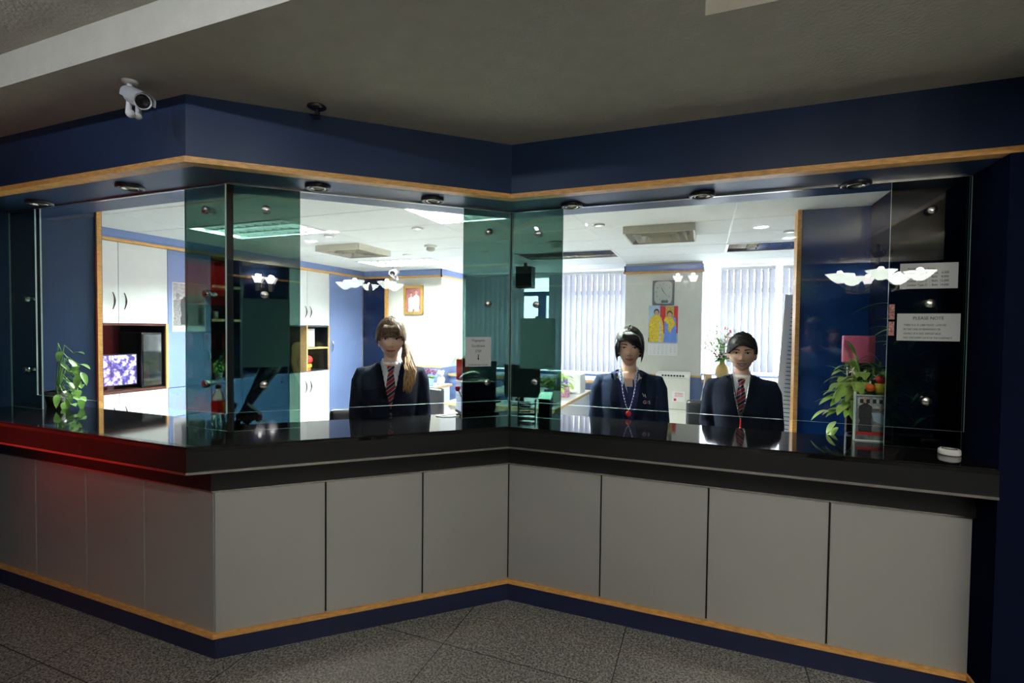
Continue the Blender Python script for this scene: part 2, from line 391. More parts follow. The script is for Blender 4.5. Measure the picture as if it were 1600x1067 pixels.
# ================================================================ GLASS
def pane(name, p0, p1, z0, z1, m, label, grp=None, th=0.008):
    d = (p1 - p0).normalized(); n = Vector((-d.y, d.x))
    b = nb(); prism(b, [p0, p1, p1 + n * th, p0 + n * th], z0, z1)
    b.normal_update()
    for f in b.faces:
        nn = f.normal
        if abs(nn.dot(Vector((n.x, n.y, 0)))) < 0.7: f.material_index = 1
    return tag(obj(name, b, [m, M['glass_edge']]), label, 'glass pane', grp)
lc = line(-0.100); lt = line(-0.125)
e = MD * 0.004
pane('clear_glass_pane', Vector((-3.80, lc[0].y)), lc[1] - Vector((0.004, 0)), 1.160, 2.292, M['clear'], 'large clear glass screen hanging over the left wing of the counter')
pane('clear_glass_pane', lc[1] + e, lc[2] - e, 1.165, 2.292, M['clear'], 'large clear glass screen hanging over the slanted middle wing of the counter')
pane('clear_glass_pane', lc[2] + Vector((0.004, 0)), Vector((XR - .004, lc[3].y)), 1.160, 2.292, M['clear'], 'large clear glass screen hanging over the right wing of the counter')
Z0, Z1 = 1.0675, 2.298
pane('tinted_glass_pane', Vector((XL + .002, lt[0].y)), Vector((-3.80, lt[0].y)), Z0, Z1, M['tint'], 'dark green tinted glass pane at the far left end of the counter')
pane('tinted_glass_pane', Vector((-2.517, lt[0].y)), lt[1] - Vector((0.012, 0)), Z0, Z1, M['tint'], 'dark tinted glass pane just left of the black corner post')
pane('tinted_glass_pane', lt[1] + MD * 0.012, lt[1] + MD * 0.325, Z0, Z1, M['tint'], 'dark tinted glass pane just right of the black corner post')
pane('tinted_glass_pane', lt[1] + MD * 1.200, lt[2] - MD * 0.006, Z0, Z1, M['tint'], 'tinted glass pane behind the fingerprint notice, left of the inner corner')
pane('tinted_glass_pane', lt[2] + Vector((0.006, 0)), Vector((-0.776, lt[3].y)), Z0, Z1, M['tint'], 'tinted glass pane right of the inner corner, in front of the office monitor')
pane('tinted_glass_pane', Vector((0.80, lt[3].y)), Vector((XR - .002, lt[3].y)), Z0, Z1, M['tint'], 'dark tinted glass pane carrying the locker rate and late fee notices')
b = nb(); c0 = lt[1]
prism(b, [(c0.x - .016, c0.y), (c0.x - .004, c0.y - .012), (c0.x + .016, c0.y + .002), (c0.x + .012, c0.y + .016), (c0.x - .014, c0.y + .012)], Z0, Z1)
tag(obj('corner_post', b, M['black_matte']), 'thin black post joining the two tinted panes at the outer corner', 'post')
b = nb(); c0 = lt[2]
prism(b, [(c0.x - .005, c0.y - .002), (c0.x + .005, c0.y - .002), (c0.x + .005, c0.y + .009), (c0.x - .005, c0.y + .009)], Z0, Z1)
tag(obj('corner_seal', b, M['black_matte']), 'black silicone seal between tinted panes at the inner corner', 'seal')

def disc_fix(p, n, label):
    """round steel clamp through the glass; n = outward 2-D normal"""
    b = nb(); lathe(b, [(0.0001, -.012), (.017, -.012), (.019, -.010), (.019, .010), (.017, .012), (.0001, .012)], 20, axis='Y')
    lathe(b, [(.009, .012), (.009, .05)], 12, axis='Y', cap=True)
    o = obj('glass_clamp', b, M['steel'], None, True); o.location = (p.x, p.y, p.z); o.rotation_euler = (0, 0, math.atan2(n[0], -n[1]))
    tag(o, label, 'glass clamp', 'steel glass clamps')
hs = ['top', 'middle', 'lowest']
YL_, YR_ = lc[0].y, lc[3].y
def atm(px, py):
    d = ray(px, py); p0 = Vector((lc[1].x, lc[1].y, 0)); n = Vector((MN.x, MN.y, 0)); return EYE + d * ((p0 - EYE).dot(n) / d.dot(n))
for k, (x, y) in enumerate([(322, 328), (323, 459), (322, 600)]): disc_fix(aty(x, y, YL_ - .014), (0, -1), hs[k] + ' round steel clamp on the tinted pane left of the corner post')
for k, (x, y) in enumerate([(416, 328), (414, 461), (413, 601)]): disc_fix(atm(x, y) + Vector((MN.x, MN.y, 0)) * .014, MN, hs[k] + ' round steel clamp on the tinted pane right of the corner post')
for k, (x, y) in enumerate([(763, 363), (762, 475), (760, 597)]): disc_fix(atm(x, y) + Vector((MN.x, MN.y, 0)) * .014, MN, hs[k] + ' round steel clamp on the pane with the fingerprint notice')
for k, (x, y) in enumerate([(841, 365), (838, 476), (835, 597)]): disc_fix(aty(x, y, YR_ - .014), (0, -1), hs[k] + ' round steel clamp on the tinted pane right of the inner corner')
for k, (x, y) in enumerate([(1456, 328), (1453, 474), (1447, 627)]): disc_fix(aty(x, y, YR_ - .014), (0, -1), hs[k] + ' round steel clamp on the tinted pane with the rate notices')
for k, (x, y) in enumerate([(41, 467), (41, 578)]): disc_fix(aty(x, y, lt[0].y - .014), (0, -1), ['upper', 'lower'][k] + ' round steel clamp on the far left tinted pane')

# soffit downlights
def downlight(px, py, label, Z=2.297, R=0.062, lit=None, grp='dark downlights in the soffit'):
    p = atz(px, py, Z); t = thing('downlight', label, 'downlight', (p.x, p.y, Z), 0, grp)
    b = nb(); lathe(b, [(R, 0), (R, -.012), (R * .93, -.016), (R * .72, -.012), (R * .7, -.002)], 28); obj('ring', b, M['black'] if not lit else M['white'], t, True)
    b = nb(); lathe(b, [(R * .62, -.001), (R * .62, -.013), (R * .55, -.015), (R * .5, -.001)], 28); obj('inner_ring', b, M['steel'] if not lit else M['white'], t, True)
    b = nb(); lathe(b, [(R * .5, -.003), (R * .3, -.006), (.0005, -.007)], 20); obj('lamp', b, M['black'] if not lit else lit, t, True)
    return t
dl = ['leftmost black soffit downlight, near the far left end', 'second black soffit downlight from the left, over the left wing', 'black soffit downlight right of the outer corner', 'black soffit downlight left of the inner corner',
      'black soffit downlight just right of the inner corner', 'black soffit downlight above the middle of the right wing', 'rightmost black soffit downlight, above the green plant']
for (x, y), l in zip([(62, 316), (203, 291), (497, 291), (676, 311), (893, 320), (1097, 303), (1338, 286)], dl): downlight(x, y, l)

# ================================================================ NOTICES ON THE GLASS
ys = lt[3].y - 0.0015
def notice(x0, x1, z0, z1, label):
    t = thing('paper_notice', label, 'notice', ((x0 + x1) / 2, ys, z0))
    obj('sheet', bx(-(x1 - x0) / 2, (x1 - x0) / 2, -.0006, .0006, 0, z1 - z0), M['paper'], t); return t
t = notice(.841, 1.055, 1.801, 1.917, 'upper white notice of yearly locker rates on the right tinted pane')
W_ = 0.214
for k, s in enumerate(['Yearly Service Rates :', 'Locker Type A  :  Baht    6,500', 'Locker Type B  :  Baht    8,000', 'Locker Type C  :  Baht  12,000', 'Locker Type D  :  Baht  14,000']):
    text('lettering', s, .0145, M['ink'], t, (-W_ / 2 + .028, -.001, .086 - .0185 * k), sx=.84)
t = notice(.835, 1.069, 1.562, 1.687, 'lower white late fee notice headed PLEASE NOTE on the right tinted pane')
text('heading', 'PLEASE NOTE', .0205, M['ink'], t, (0, -.001, .097), align='CENTER', ext=.0005, sx=.92)
for k, s in enumerate(['THERE IS A  B 1,000+7%VAT  LATE FEE', 'IN THE CASE OF RENEWING OR', 'GIVING UP A SAFE DEPOSIT BOX', 'PAST THE EXPIRY DATE OF THE CONTRACT']):
    text('lettering', s, .0125, M['ink'], t, (-.092, -.001, .068 - .0195 * k), sx=.76 if k != 3 else .72)
pa, pb = atm(729, 527), atm(769, 573)
n3 = Vector((MN.x, MN.y, 0)); off = -n3 * 0.0235
t = thing('paper_notice', 'white fingerprint enrollment notice with an arrow on the middle tinted pane', 'notice', tuple((atm(749, 573) + off)), A)
wN = (pb - pa).xy.length; hN = pa.z - pb.z
obj('sheet', bx(-wN / 2, wN / 2, -.0006, .0006, 0, hN), M['paper'], t)
for k, (s, zz) in enumerate([('Fingerprint', .845), ('Enrollment', .66), ('STEP', .48)]):
    text('lettering', s, .0215, M['ink'], t, (0, -.001, hN * zz), align='CENTER', sx=.85)
text('lettering', 'Put left index finger on screen', .0115, M['ink'], t, (0, -.001, hN * .04), align='CENTER', sx=.85)
b = nb(); box(b, -.0025, .0025, -.0012, -.0006, hN * .27, hN * .41)
v = [b.verts.new(p) for p in ((-.007, -.001, hN * .28), (.007, -.001, hN * .28), (0, -.001, hN * .21))]; b.faces.new(v)
obj('arrow', b, M['ink'], t)
# sheets taped to the inner side of the tinted panes, seen from behind
def taped(px0, py0, px1, py1, plane, label):
    if plane == 'M': a_, c_ = atm(px0, py0), atm(px1, py1); o_ = -n3 * .040; rz = A
    else: a_, c_ = aty(px0, py0, lt[3].y), aty(px1, py1, lt[3].y); o_ = Vector((0, .013, 0)); rz = 0
    ww = (c_ - a_).xy.length; hh = a_.z - c_.z; mid = (a_ + c_) / 2 + o_
    t = thing('taped_sheet', label, 'sheet', (mid.x, mid.y, c_.z), rz)
    obj('sheet', bx(-ww / 2, ww / 2, -.0006, .0006, 0, hh), M['sheet_back'], t)
    b = nb(); box(b, -.015, .015, -.002, -.0008, hh - .012, hh + .012); obj('tape', b, M['paper'], t)
M['sheet_back'] = translucent_mat('printed_sheet_back', (0.60, 0.66, 0.66), 0.5)
taped(377, 465, 452, 574, 'M', 'large dark printed sheet taped behind the tinted pane right of the corner post')
taped(812, 497, 866, 578, 'R', 'dark printed sheet taped behind the tinted pane above the office monitor')
b = nb(); p = aty(1381, 480, lt[3].y)
for z0, z1 in ((1.66, 1.73), (1.585, 1.65)): box(b, .803, .825, lt[3].y - .0012, lt[3].y - .0002, z0, z1)
tag(obj('sticker_strip', b, M['stick'] if 'stick' in M else mat('red_white_sticker', (0.55, 0.25, 0.22), .6, var=.8, scale=90)), 'narrow red and white stickers on the left edge of the rate notice pane', 'sticker')

# ================================================================ OFFICE SHELL
XW = -5.70
struct('wall_office_left', bx(XW - .13, XW - .03, 1.9, 7.9, 0, 2.56), M['offwhite'])
struct('wall_office_right', bx(1.62, 1.72, 4.2, 7.9, 0, 2.56), M['offwhite'])
struct('wall_partition_left', bx(XW, -4.135, 2.26, 2.285, 0, 2.56), M['blue_deep'])
struct('wall_partition_right', bx(.66, 1.62, 4.22, 4.32, 0, 2.5), M['partition'])
b = nb(); box(b, .632, .66, 4.20, 4.335, 0, 2.5); struct('trim_5', b, M['wood'])
b = nb(); box(b, -4.135, -4.118, 2.255, 2.285, 0, 2.5); struct('trim_6', b, M['wood'])
# back wall pieces
struct('wall_office_back', bx(XW, -3.785, 6.70, 7.9, 0, 2.56), M['offwhite'])
struct('wall_column', bx(-1.025, -.032, 6.95, 7.9, 0, 2.56), M['offwhite'])
struct('wall_beyond_right', bx(1.6, 1.75, 7.6, 7.9, 0, 2.56), M['offwhite'])
b = nb(); box(b, -3.785, -1.025, 7.60, 7.9, 0, .90); box(b, -.032, 1.62, 7.60, 7.9, 0, .97); struct('wall_under_windows', b, M['blue_pale'])
b = nb(); box(b, -3.785, -1.025, 7.62, 7.9, 2.44, 2.56); box(b, -.032, 1.62, 7.62, 7.9, 2.44, 2.56); struct('wall_over_windows', b, M['white'])
# blue wainscot, frieze and oak rails
b = nb(); box(b, -4.75, -3.781, 6.692, 6.70, 0, .975); box(b, -3.789, -3.781, 6.69, 7.6, 0, .975); struct('wall_wainscot_back', b, M['blue_pale'])
b = nb(); box(b, -1.03, -.027, 6.943, 6.95, 0, .975); box(b, -1.031, -1.024, 6.94, 7.6, 0, .975); struct('wall_wainscot_column', b, M['blue_pale'])
b = nb(); box(b, -4.75, -3.77, 6.682, 6.70, .975, 1.003); box(b, -1.035, -.022, 6.93, 6.95, .975, 1.0); struct('trim_7', b, M['wood_light'])
b = nb(); box(b, -5.23, -3.775, 6.68, 6.70, 2.405, 2.5); box(b, -3.79, -3.775, 6.68, 7.62, 2.405, 2.5); struct('wall_frieze_back', b, M['blue_pale'])
b = nb(); box(b, -5.23, -3.765, 6.67, 6.70, 2.378, 2.405); box(b, -3.79, -3.765, 6.67, 7.62, 2.378, 2.405); struct('trim_8', b, M['wood'])
b = nb(); box(b, -1.045, -.02, 6.925, 6.95, 2.388, 2.47); box(b, -1.045, -1.025, 6.925, 7.3, 2.388, 2.47); struct('wall_frieze_column', b, M['blue_pale'])
b = nb(); box(b, -1.055, -.01, 6.915, 6.95, 2.362, 2.388); struct('trim_9', b, M['wood'])
b = nb(); box(b, XW, -5.215, 2.36, 6.70, 2.412, 2.5); struct('wall_frieze_left', b, M['blue_pale'])
b = nb(); box(b, XW, -5.205, 2.36, 6.70, 2.385, 2.412); struct('trim_10', b, M['wood'])
# glossy navy door with oak jamb in the back wall
b = nb(); box(b, -5.225, -4.80, 6.675, 6.70, 0, 2.378); d = struct('door_1', b, M['blue_deep'])
b = nb(); box(b, -4.80, -4.755, 6.66, 6.70, 0, 2.378); obj('door_jamb', b, M['wood'], d)
# suspended ceiling: tile cells, the luminaire cells stay open
GX = [-5.70, -5.70 + (-4.52 + 5.70), -3.34, -2.16, -0.98, 0.20, 1.38, 1.62]
GY = [2.0 - .01, 2.59, 3.19, 3.79, 4.39, 4.99, 5.59, 6.19, 6.79, 7.39, 7.65]
LUM = [(1, 2, 1), (3, 2, 1), (5, 2, 0), (1, 6, .4), (3, 6, 0), (5, 6, 0)]
def clip_m(poly, off=-.285):
    """keep the part of a polygon on the office side of the slanted header line"""
    p0 = line(off)[1]; f = lambda q: -(q[0] - p0.x) * MN.x - (q[1] - p0.y) * MN.y
    out = []
    for k in range(len(poly)):
        a_, c_ = poly[k], poly[(k + 1) % len(poly)]; fa, fc = f(a_), f(c_)
        if fa >= 0: out.append(a_)
        if (fa >= 0) != (fc >= 0): u = fa / (fa - fc); out.append((a_[0] + (c_[0] - a_[0]) * u, a_[1] + (c_[1] - a_[1]) * u))
    return out
YI = line(-.285)[3].y
b = nb()
for i in range(len(GX) - 1):
    for j in range(len(GY) - 1):
        if any(i == l[0] and j == l[1] for l in LUM): continue
        x0, x1, y0, y1 = GX[i], GX[i + 1], GY[j], GY[j + 1]
        parts = [(y0, y1)] if y0 >= YI or y1 <= YI else [(y0, YI), (YI, y1)]
        for (ya, yb_) in parts:
            g0 = .004 if ya == y0 else 0; g1 = .004 if yb_ == y1 else 0
            big = [(x0, ya), (x1, ya), (x1, yb_), (x0, yb_)]; sml = [(x0 + .004, ya + g0), (x1 - .004, ya + g0), (x1 - .004, yb_ - g1), (x0 + .004, yb_ - g1)]
            if ya < YI: big, sml = clip_m(big), clip_m(sml)
            if len(big) > 2: prism(b, big, 2.504, 2.52, 1)
            if len(sml) > 2: prism(b, sml, 2.50, 2.5035, 0)
o = obj('ceiling', b, [M['tile'], M['groove']]); o['kind'] = 'structure'
b = nb()
for x in GX[1:-1]: box(b, x - .006, x + .006, 2.0 if x < -3 else (2.1 if x < -2.1 else YI), 7.64, 2.4985, 2.505)
o = struct('ceiling_grid', b, M['grid'])

def luminaire(i, j, lit, label):
    x0, x1, y0, y1 = GX[i], GX[i + 1], GY[j], GY[j + 1]; cx, cy = (x0 + x1) / 2, (y0 + y1) / 2; hx, hy = (x1 - x0) / 2, (y1 - y0) / 2
    t = thing('louvre_light', label, 'ceiling light', (cx, cy, 2.5), 0, 'recessed louvre lights')
    b = nb()
    box(b, -hx, hx, -hy, hy, .10, .11)
    for s in (-1, 1):
        box(b, s * hx - .008, s * hx + .008, -hy, hy, 0, .10); box(b, -hx, hx, s * hy - .008, s * hy + .008, 0, .10)
    obj('housing', b, M['white'], t)
    b = nb()
    for s in (-1, 1):
        box(b, s * (hx - .012) - .012, s * (hx - .012) + .012, -hy, hy, -.006, .001); box(b, -hx, hx, s * (hy - .012) - .012, s * (hy - .012) + .012, -.006, .001)
    obj('rim', b, M['grid'], t)
    b = nb(); n = 11
    def blade(p0, p1, th):
        d = Vector((p1[0] - p0[0], p1[1] - p0[1])).normalized(); q = Vector((-d.y, d.x)) * th
        vs = [b.verts.new((p[0], p[1], .005)) for p in (p0, p1)] + [b.verts.new((p[0] + s * q.x, p[1] + s * q.y, .06)) for s in (1, -1) for p in (p0, p1)]
        b.faces.new((vs[0], vs[1], vs[3], vs[2])); b.faces.new((vs[1], vs[0], vs[4], vs[5])); b.faces.new((vs[2], vs[3], vs[5], vs[4]))
    for k in range(1, n): 
        x = -hx + 2 * hx * k / n; blade((x, -hy + .01), (x, hy - .01), .012)
    for k in range(1, 3):
        y = -hy + 2 * hy * k / 3; blade((-hx + .01, y), (hx - .01, y), .016)
    for k, s in ((0, -1), (3, 1)):
        y = s * (hy - .01); blade((-hx + .01, y), (hx - .01, y), .02)
    obj('louvre', b, M['mirror'] if not lit else M['mirror_lit'], t)
    for k in range(3):
        b = nb(); y = -hy + 2 * hy * (k + .5) / 3; tube(b, [(-hx + .04, y, .078), (hx - .04, y, .078)], .013, 10)
        obj('fluorescent_tube', b, M['tube_on'] if lit else M['white'], t)
    if lit: area_light('louvre_lamp', (0, 0, .092), 2 * hx - .06, 2 * hy - .06, ROOM_LAMP * lit, (0.90, 1.0, 0.93), (0, 0, 0), False, t)
M['tube_on'] = mat('lit_tube', (0.8, 0.8, 0.8), 0.5, emit=(0.9, 1.0, 0.93), es=9.0)
for (i, j, lit), l in zip(LUM, ['lit louvre light above the left cabinets, crossing the corner post', 'lit louvre light over the middle counter window, near the inner corner', 'louvre light nearest the right blue partition',
        'lit louvre light at the far left, behind the glass chandelier reflection', 'unlit mirror louvre light left of the wall clock column', 'unlit mirror louvre light near the oak edged blue partition']): luminaire(i, j, lit, l)
for (x, y), l in zip([(653, 356), (515, 368), (755, 393), (935, 351), (636, 398), (1235, 361), (397, 378)],
        ['small white office downlight in front of the smoke detector', 'small white office downlight beside the left louvre light', 'small white office downlight behind the tinted pane with the notice', 'small white office downlight near the right ceiling vent',
         'small white office downlight beside the far left louvre light', 'small white office downlight close to the oak edged partition', 'small white office downlight seen below the left louvre light']):
    downlight(x, y, l, 2.499, .055, M['tube_on'], 'white office downlights')
def smoke(x, y, label):
    t = thing('smoke_detector', label, 'smoke detector', (x, y, 2.5), 0, 'smoke detectors')
    b = nb(); lathe(b, [(.07, 0), (.07, -.012), (.05, -.02)], 24, cap=True); obj('base', b, M['offwhite'], t, True)
    b = nb(); lathe(b, [(.045, -.02), (.05, -.045), (.03, -.06), (.0005, -.062)], 24); obj('sensor_head', b, M['beige'], t, True)
smoke(-2.834, 4.773, 'white smoke detector seen through the middle clear glass'); smoke(-1.457, 4.959, 'white smoke detector seen through the tinted pane right of the inner corner')
def vent(x, y, label):
    t = thing('air_diffuser', label, 'air vent', (x, y, 2.5), 0, 'square air diffusers')
    for k in range(4):
        s = .29 - .065 * k; z = -.03 - .004 * k; b = nb()
        for a in range(4):
            ca, sa = math.cos(a * PI / 2), math.sin(a * PI / 2)
            pts = [(-s, -s, z - .03), (s, -s, z - .03), (s - .045, -s + .045, z + .025), (-s + .045, -s + .045, z + .025)]
            vs = [b.verts.new((p[0] * ca - p[1] * sa, p[0] * sa + p[1] * ca, p[2])) for p in pts]; b.faces.new(vs)
        bmesh.ops.solidify(b, geom=list(b.faces), thickness=.003)
        obj('vane', b, M['beige'], t)
    b = nb()
    for s in (-1, 1): box(b, s * .29 - .008, s * .29 + .008, -.29, .29, -.065, 0); box(b, -.29, .29, s * .29 - .008, s * .29 + .008, -.065, 0)
    obj('frame', b, M['beige'], t); obj('plenum', bx(-.28, .28, -.28, .28, -.004, 0), M['groove'], t)
vent(-.385, 4.70, 'beige square air diffuser on the ceiling seen above the middle of the right wing'); vent(-3.78, 4.66, 'beige square air diffuser on the ceiling left of the smoke detector')

# ---------------------------------------------------------------- windows and blinds
def window(n, x0, x1, z0, z1, mull):
    b = nb(); y = 7.66
    box(b, x0, x1, y, y + .06, z0, z0 + .015); box(b, x0, x1, y, y + .06, z1 - .015, z1)
    for x in [x0 + .0075, x1 - .0075]: box(b, x - .0075, x + .0075, y, y + .06, z0 + .015, z1 - .015)
    o = struct('window_%d' % n, b, M['white']); bt = nb(); box(bt, x0 + .05, x1 - .05, y - .004, y + .05, 2.13, 2.20)
    if n == 1: box(bt, -2.53, -2.40, y - .004, y + .05, .95, 2.13)
    obj('transom', bt, M['blue_pale'] if n == 1 else M['white'], o); obj('window_pane', bx(x0, x1, y + .028, y + .034, z0, z1), M['clear'], o)
window(1, -3.785, -1.025, .9, 2.44, [-2.46, -1.75, -3.1]); window(2, -.032, 1.6, .97, 2.44, [.55, 1.1])
def blind(x0, x1, z0, label, ang):
    t = thing('vertical_blind', label, 'blind', ((x0 + x1) / 2, 7.5, z0), 0, 'vertical blinds')
    b = nb(); n = int(round((x1 - x0) / .085))
    for k in range(n):
        x = -(x1 - x0) / 2 + (k + .5) * (x1 - x0) / n; a = ang + random.uniform(-.12, .12); w_ = .0445
        cols = []
        for q in range(5):
            u = (q / 4 - .5) * 2; bow = .006 * (1 - u * u)
            px, py = x + u * w_ * math.cos(a) - bow * math.sin(a), u * w_ * math.sin(a) + bow * math.cos(a)
            cols.append((b.verts.new((px, py, 0)), b.verts.new((px, py, 2.44 - z0))))
        for q in range(4): b.faces.new((cols[q][0], cols[q + 1][0], cols[q + 1][1], cols[q][1]))
    obj.keep = True; obj('slats', b, M['blind'], t, True); obj.keep = False
    obj('headrail', bx(-(x1 - x0) / 2, (x1 - x0) / 2, -.02, .02, 2.44 - z0, 2.475 - z0), M['white'], t)
    b = nb(); tube(b, [(-(x1 - x0) / 2 + .01, -.03, 2.44 - z0), (-(x1 - x0) / 2 + .01, -.03, .35)], .003, 6); obj('cord', b, M['offwhite'], t)
blind(-3.76, -2.72, .945, 'vertical blind at the far left window, behind the fingerprint notice', .62)
blind(-2.30, -1.10, .945, 'vertical blind left of the column with the clock', .62)
blind(.20, .885, 1.03, 'vertical blind right of the column, behind the woman on the right', .5)
blind(.965, 1.55, 1.03, 'narrow vertical blind beside the blue partition', .45)
# low cabinets under the windows
def low_cab(x0, x1, zt, splits, fm, label):
    t = thing('low_cabinet', label, 'cabinet', ((x0 + x1) / 2, 7.27, 0)); cx = (x0 + x1) / 2
    obj('carcass', bx(x0 - cx, x1 - cx, -.30, .30, 0, zt - .03), fm, t)
    obj('top', bx(x0 - cx, x1 - cx, -.33, .33, zt - .03, zt), M['blue_pale'], t)
    obj('top_edge', bx(x0 - cx, x1 - cx, -.345, -.33, zt - .042, zt), M['wood_light'], t)
    for a, c in zip(splits[:-1], splits[1:]):
        d = obj('door', bx(a - cx + .004, c - cx - .004, -.318, -.301, .06, zt - .05), fm, t)
        b = nb(); h = a - cx + .06 if splits.index(a) % 2 else c - cx - .06
        tube(b, [(h, -.32, zt - .17), (h, -.345, zt - .19), (h, -.35, zt - .235), (h, -.345, zt - .28), (h, -.32, zt - .30)], .006, 8); obj('handle', b, M['offwhite'], d)
low_cab(-3.78, -1.04, .872, [-3.78, -3.33, -2.88, -2.43, -1.98, -1.5, -1.04], M['blue_pale'], 'long low blue cabinet with oak edge under the left windows')
low_cab(-.02, 1.6, .955, [-.02, .52, 1.06, 1.6], M['blue_pale'], 'low blue cabinet with oak edge under the right window')

# ---------------------------------------------------------------- tall fitted cabinets on the left office wall
XF = -5.232
M['cavity'] = mat('dark_cavity_laminate', (0.010, 0.013, 0.022), 0.35, var=0.1)
M['cavity_brown'] = wood_mat('dark_brown_wood', (0.055, 0.016, 0.012))
def front(y0, y1, z0, z1, m, parent, name='door'):
    b = nb(); box(b, XF - .018, XF, y0 + .003, y1 - .003, z0 + .003, z1 - .003, .0015); return obj(name, b, m, parent)
def bow(parent, y, zc, h=.14, m=None, horiz=False):
    b = nb(); pts = []
    for k in range(9):
        u = k / 8 * 2 - 1; o_ = .03 * (1 - u * u) + .002
        pts.append((XF + o_, y + (u * h / 2 if horiz else 0), zc + (0 if horiz else u * h / 2) - (.02 * (1 - u * u) if horiz else 0)))
    tube(b, pts, [.004 + .005 * (1 - abs(k / 4 - 1)) for k in range(9)], 8); return obj('handle', b, m or M['steel_dark'], parent)
def carc(y0, y1, m, parent, z0=0, z1=2.385):
    b = nb()
    box(b, XW, XF - .02, y0, y0 + .016, z0, z1); box(b, XW, XF - .02, y1 - .016, y1, z0, z1); box(b, XW, XW + .02, y0 + .016, y1 - .016, z0, z1); obj('carcass', b, m, parent)
# unit 1
t = thing('fitted_cabinet', 'white two-door wall cabinet and base with a dark niche holding the security monitor', 'cabinet')
carc(2.58, 3.506, M['cavity'], t)
for y0, y1, hy in ((2.58, 3.04, 2.99), (3.04, 3.506, 3.09)):
    d = front(y0, y1, 1.606, 2.385, M['white_gloss'], t); bow(d, hy, 1.82, .16)
    d = front(y0, y1, 0.08, .93, M['white_gloss'], t); bow(d, hy, .72, .16)
b = nb(); box(b, XW + .02, XF, 2.596, 3.49, .93, .955); box(b, XW + .02, XF, 2.596, 3.49, 1.585, 1.606); obj('shelf', b, M['cavity_brown'], t)
b = nb(); box(b, XF - .02, XF + .002, 3.486, 3.508, .93, 1.606); obj('oak_edge', b, M['wood'], t)
t = thing('security_monitor', 'security monitor showing a purple split camera view in the dark niche', 'monitor', (-5.34, 3.02, .935))
obj('casing', bx(-.02, .02, -.235, .235, .06, .37), M['black'], t); b = nb(); box(b, -.06, .06, -.09, .09, .021, .03); box(b, -.01, .01, -.03, .03, .03, .07); obj('stand', b, M['black'], t)
def screen_mat():
    m = bpy.data.materials.new('camera_screen'); m.use_nodes = True; nt = m.node_tree; N = nt.nodes; L = nt.links; bs = N['Principled BSDF']
    tc = N.new('ShaderNodeTexCoord'); n = N.new('ShaderNodeTexNoise'); n.inputs['Scale'].default_value = 26; n.inputs['Detail'].default_value = 1; L.new(tc.outputs['Object'], n.inputs['Vector'])
    r = N.new('ShaderNodeValToRGB'); e = r.color_ramp.elements; e[0].position = .40; e[0].color = (.03, .02, .14, 1); e[1].position = .62; e[1].color = (.75, .72, 1, 1); q = e.new(.5); q.color = (.16, .12, .75, 1)
    L.new(n.outputs['Fac'], r.inputs[0]); L.new(r.outputs[0], bs.inputs['Emission Color']); bs.inputs['Emission Strength'].default_value = 1.1; bs.inputs['Base Color'].default_value = (.01, .01, .02, 1); return m
SM = screen_mat()
for k in range(2):
    for j in range(2): obj('screen_tile', bx(.020, .0215, -.225 + .228 * k, -.003 + .228 * k, .07 + .147 * j, .212 + .147 * j), SM, t)
t = thing('dark_glass_oven', 'black glass fronted appliance in the niche right of the security monitor', 'appliance', (-5.45, 3.375, .956))
obj('body', bx(-.2, .17, -.10, .10, 0, .56, .01), M['black'], t); obj('glass_door', bx(.17, .18, -.09, .09, .02, .54), mat('black_glass', (0.01, 0.014, 0.014), .05, spec=.7), t)
# unit 2: blue panel door + drawer
t = thing('fitted_cabinet', 'pale blue tall cabinet panel with drawer, carrying the black and white poster', 'cabinet'); carc(3.506, 3.99, M['cavity'], t)
d = front(3.506, 3.99, .93, 2.385, M['blue_pale'], t); bow(d, 3.955, 1.24, .16, M['steel'])
d = front(3.506, 3.99, .62, .93, M['blue_pale'], t, 'drawer'); bow(d, 3.75, .80, .12, M['steel'], True); b = nb(); lathe(b, [(.001, 0), (.009, 0), (.009, .004), (.001, .004)], 10, (XF, 3.6, .86), 'X'); obj('lock', b, M['steel'], d)
d = front(3.506, 3.99, .08, .62, M['blue_pale'], t, 'drawer'); bow(d, 3.75, .45, .12, M['steel'], True)
# unit 3: open shelves
t = thing('fitted_cabinet', 'open dark shelf unit with two pale wooden shelves over a blue drawer base', 'cabinet'); carc(3.99, 4.40, M['cavity'], t)
for z in (1.64, 2.03): obj('shelf', bx(XW + .02, XF - .005, 4.006, 4.384, z, z + .03), M['wood_light'], t)
obj('base_top', bx(XW + .02, XF - .005, 4.006, 4.384, .93, .955), M['blue_pale'], t)
for z0, z1 in ((.08, .50), (.50, .93)): d = front(3.99, 4.40, z0, z1, M['blue'], t, 'drawer'); bow(d, 4.195, z1 - .12, .1, M['steel'], True)
# unit 4: blue drawers with dark open top
t = thing('fitted_cabinet', 'blue drawer unit with a dark open upper bay behind the tinted pane', 'cabinet'); carc(4.40, 5.13, M['cavity'], t)
obj('base_top', bx(XW + .02, XF - .005, 4.416, 5.114, .93, .955), M['blue_pale'], t); obj('back_panel', bx(XW + .02, XW + .04, 4.416, 5.114, .955, 2.385), M['blue_deep'], t)
for z0, z1 in ((.08, .52), (.52, .93)): d = front(4.40, 5.13, z0, z1, M['blue'], t, 'drawer'); bow(d, 4.70, z1 - .13, .16, M['steel'], True)
b = nb(); lathe(b, [(.001, 0), (.014, 0), (.014, .02), (.001, .02)], 10, (XF, 5.0, .85), 'X'); obj('lock', b, M['black'], t)
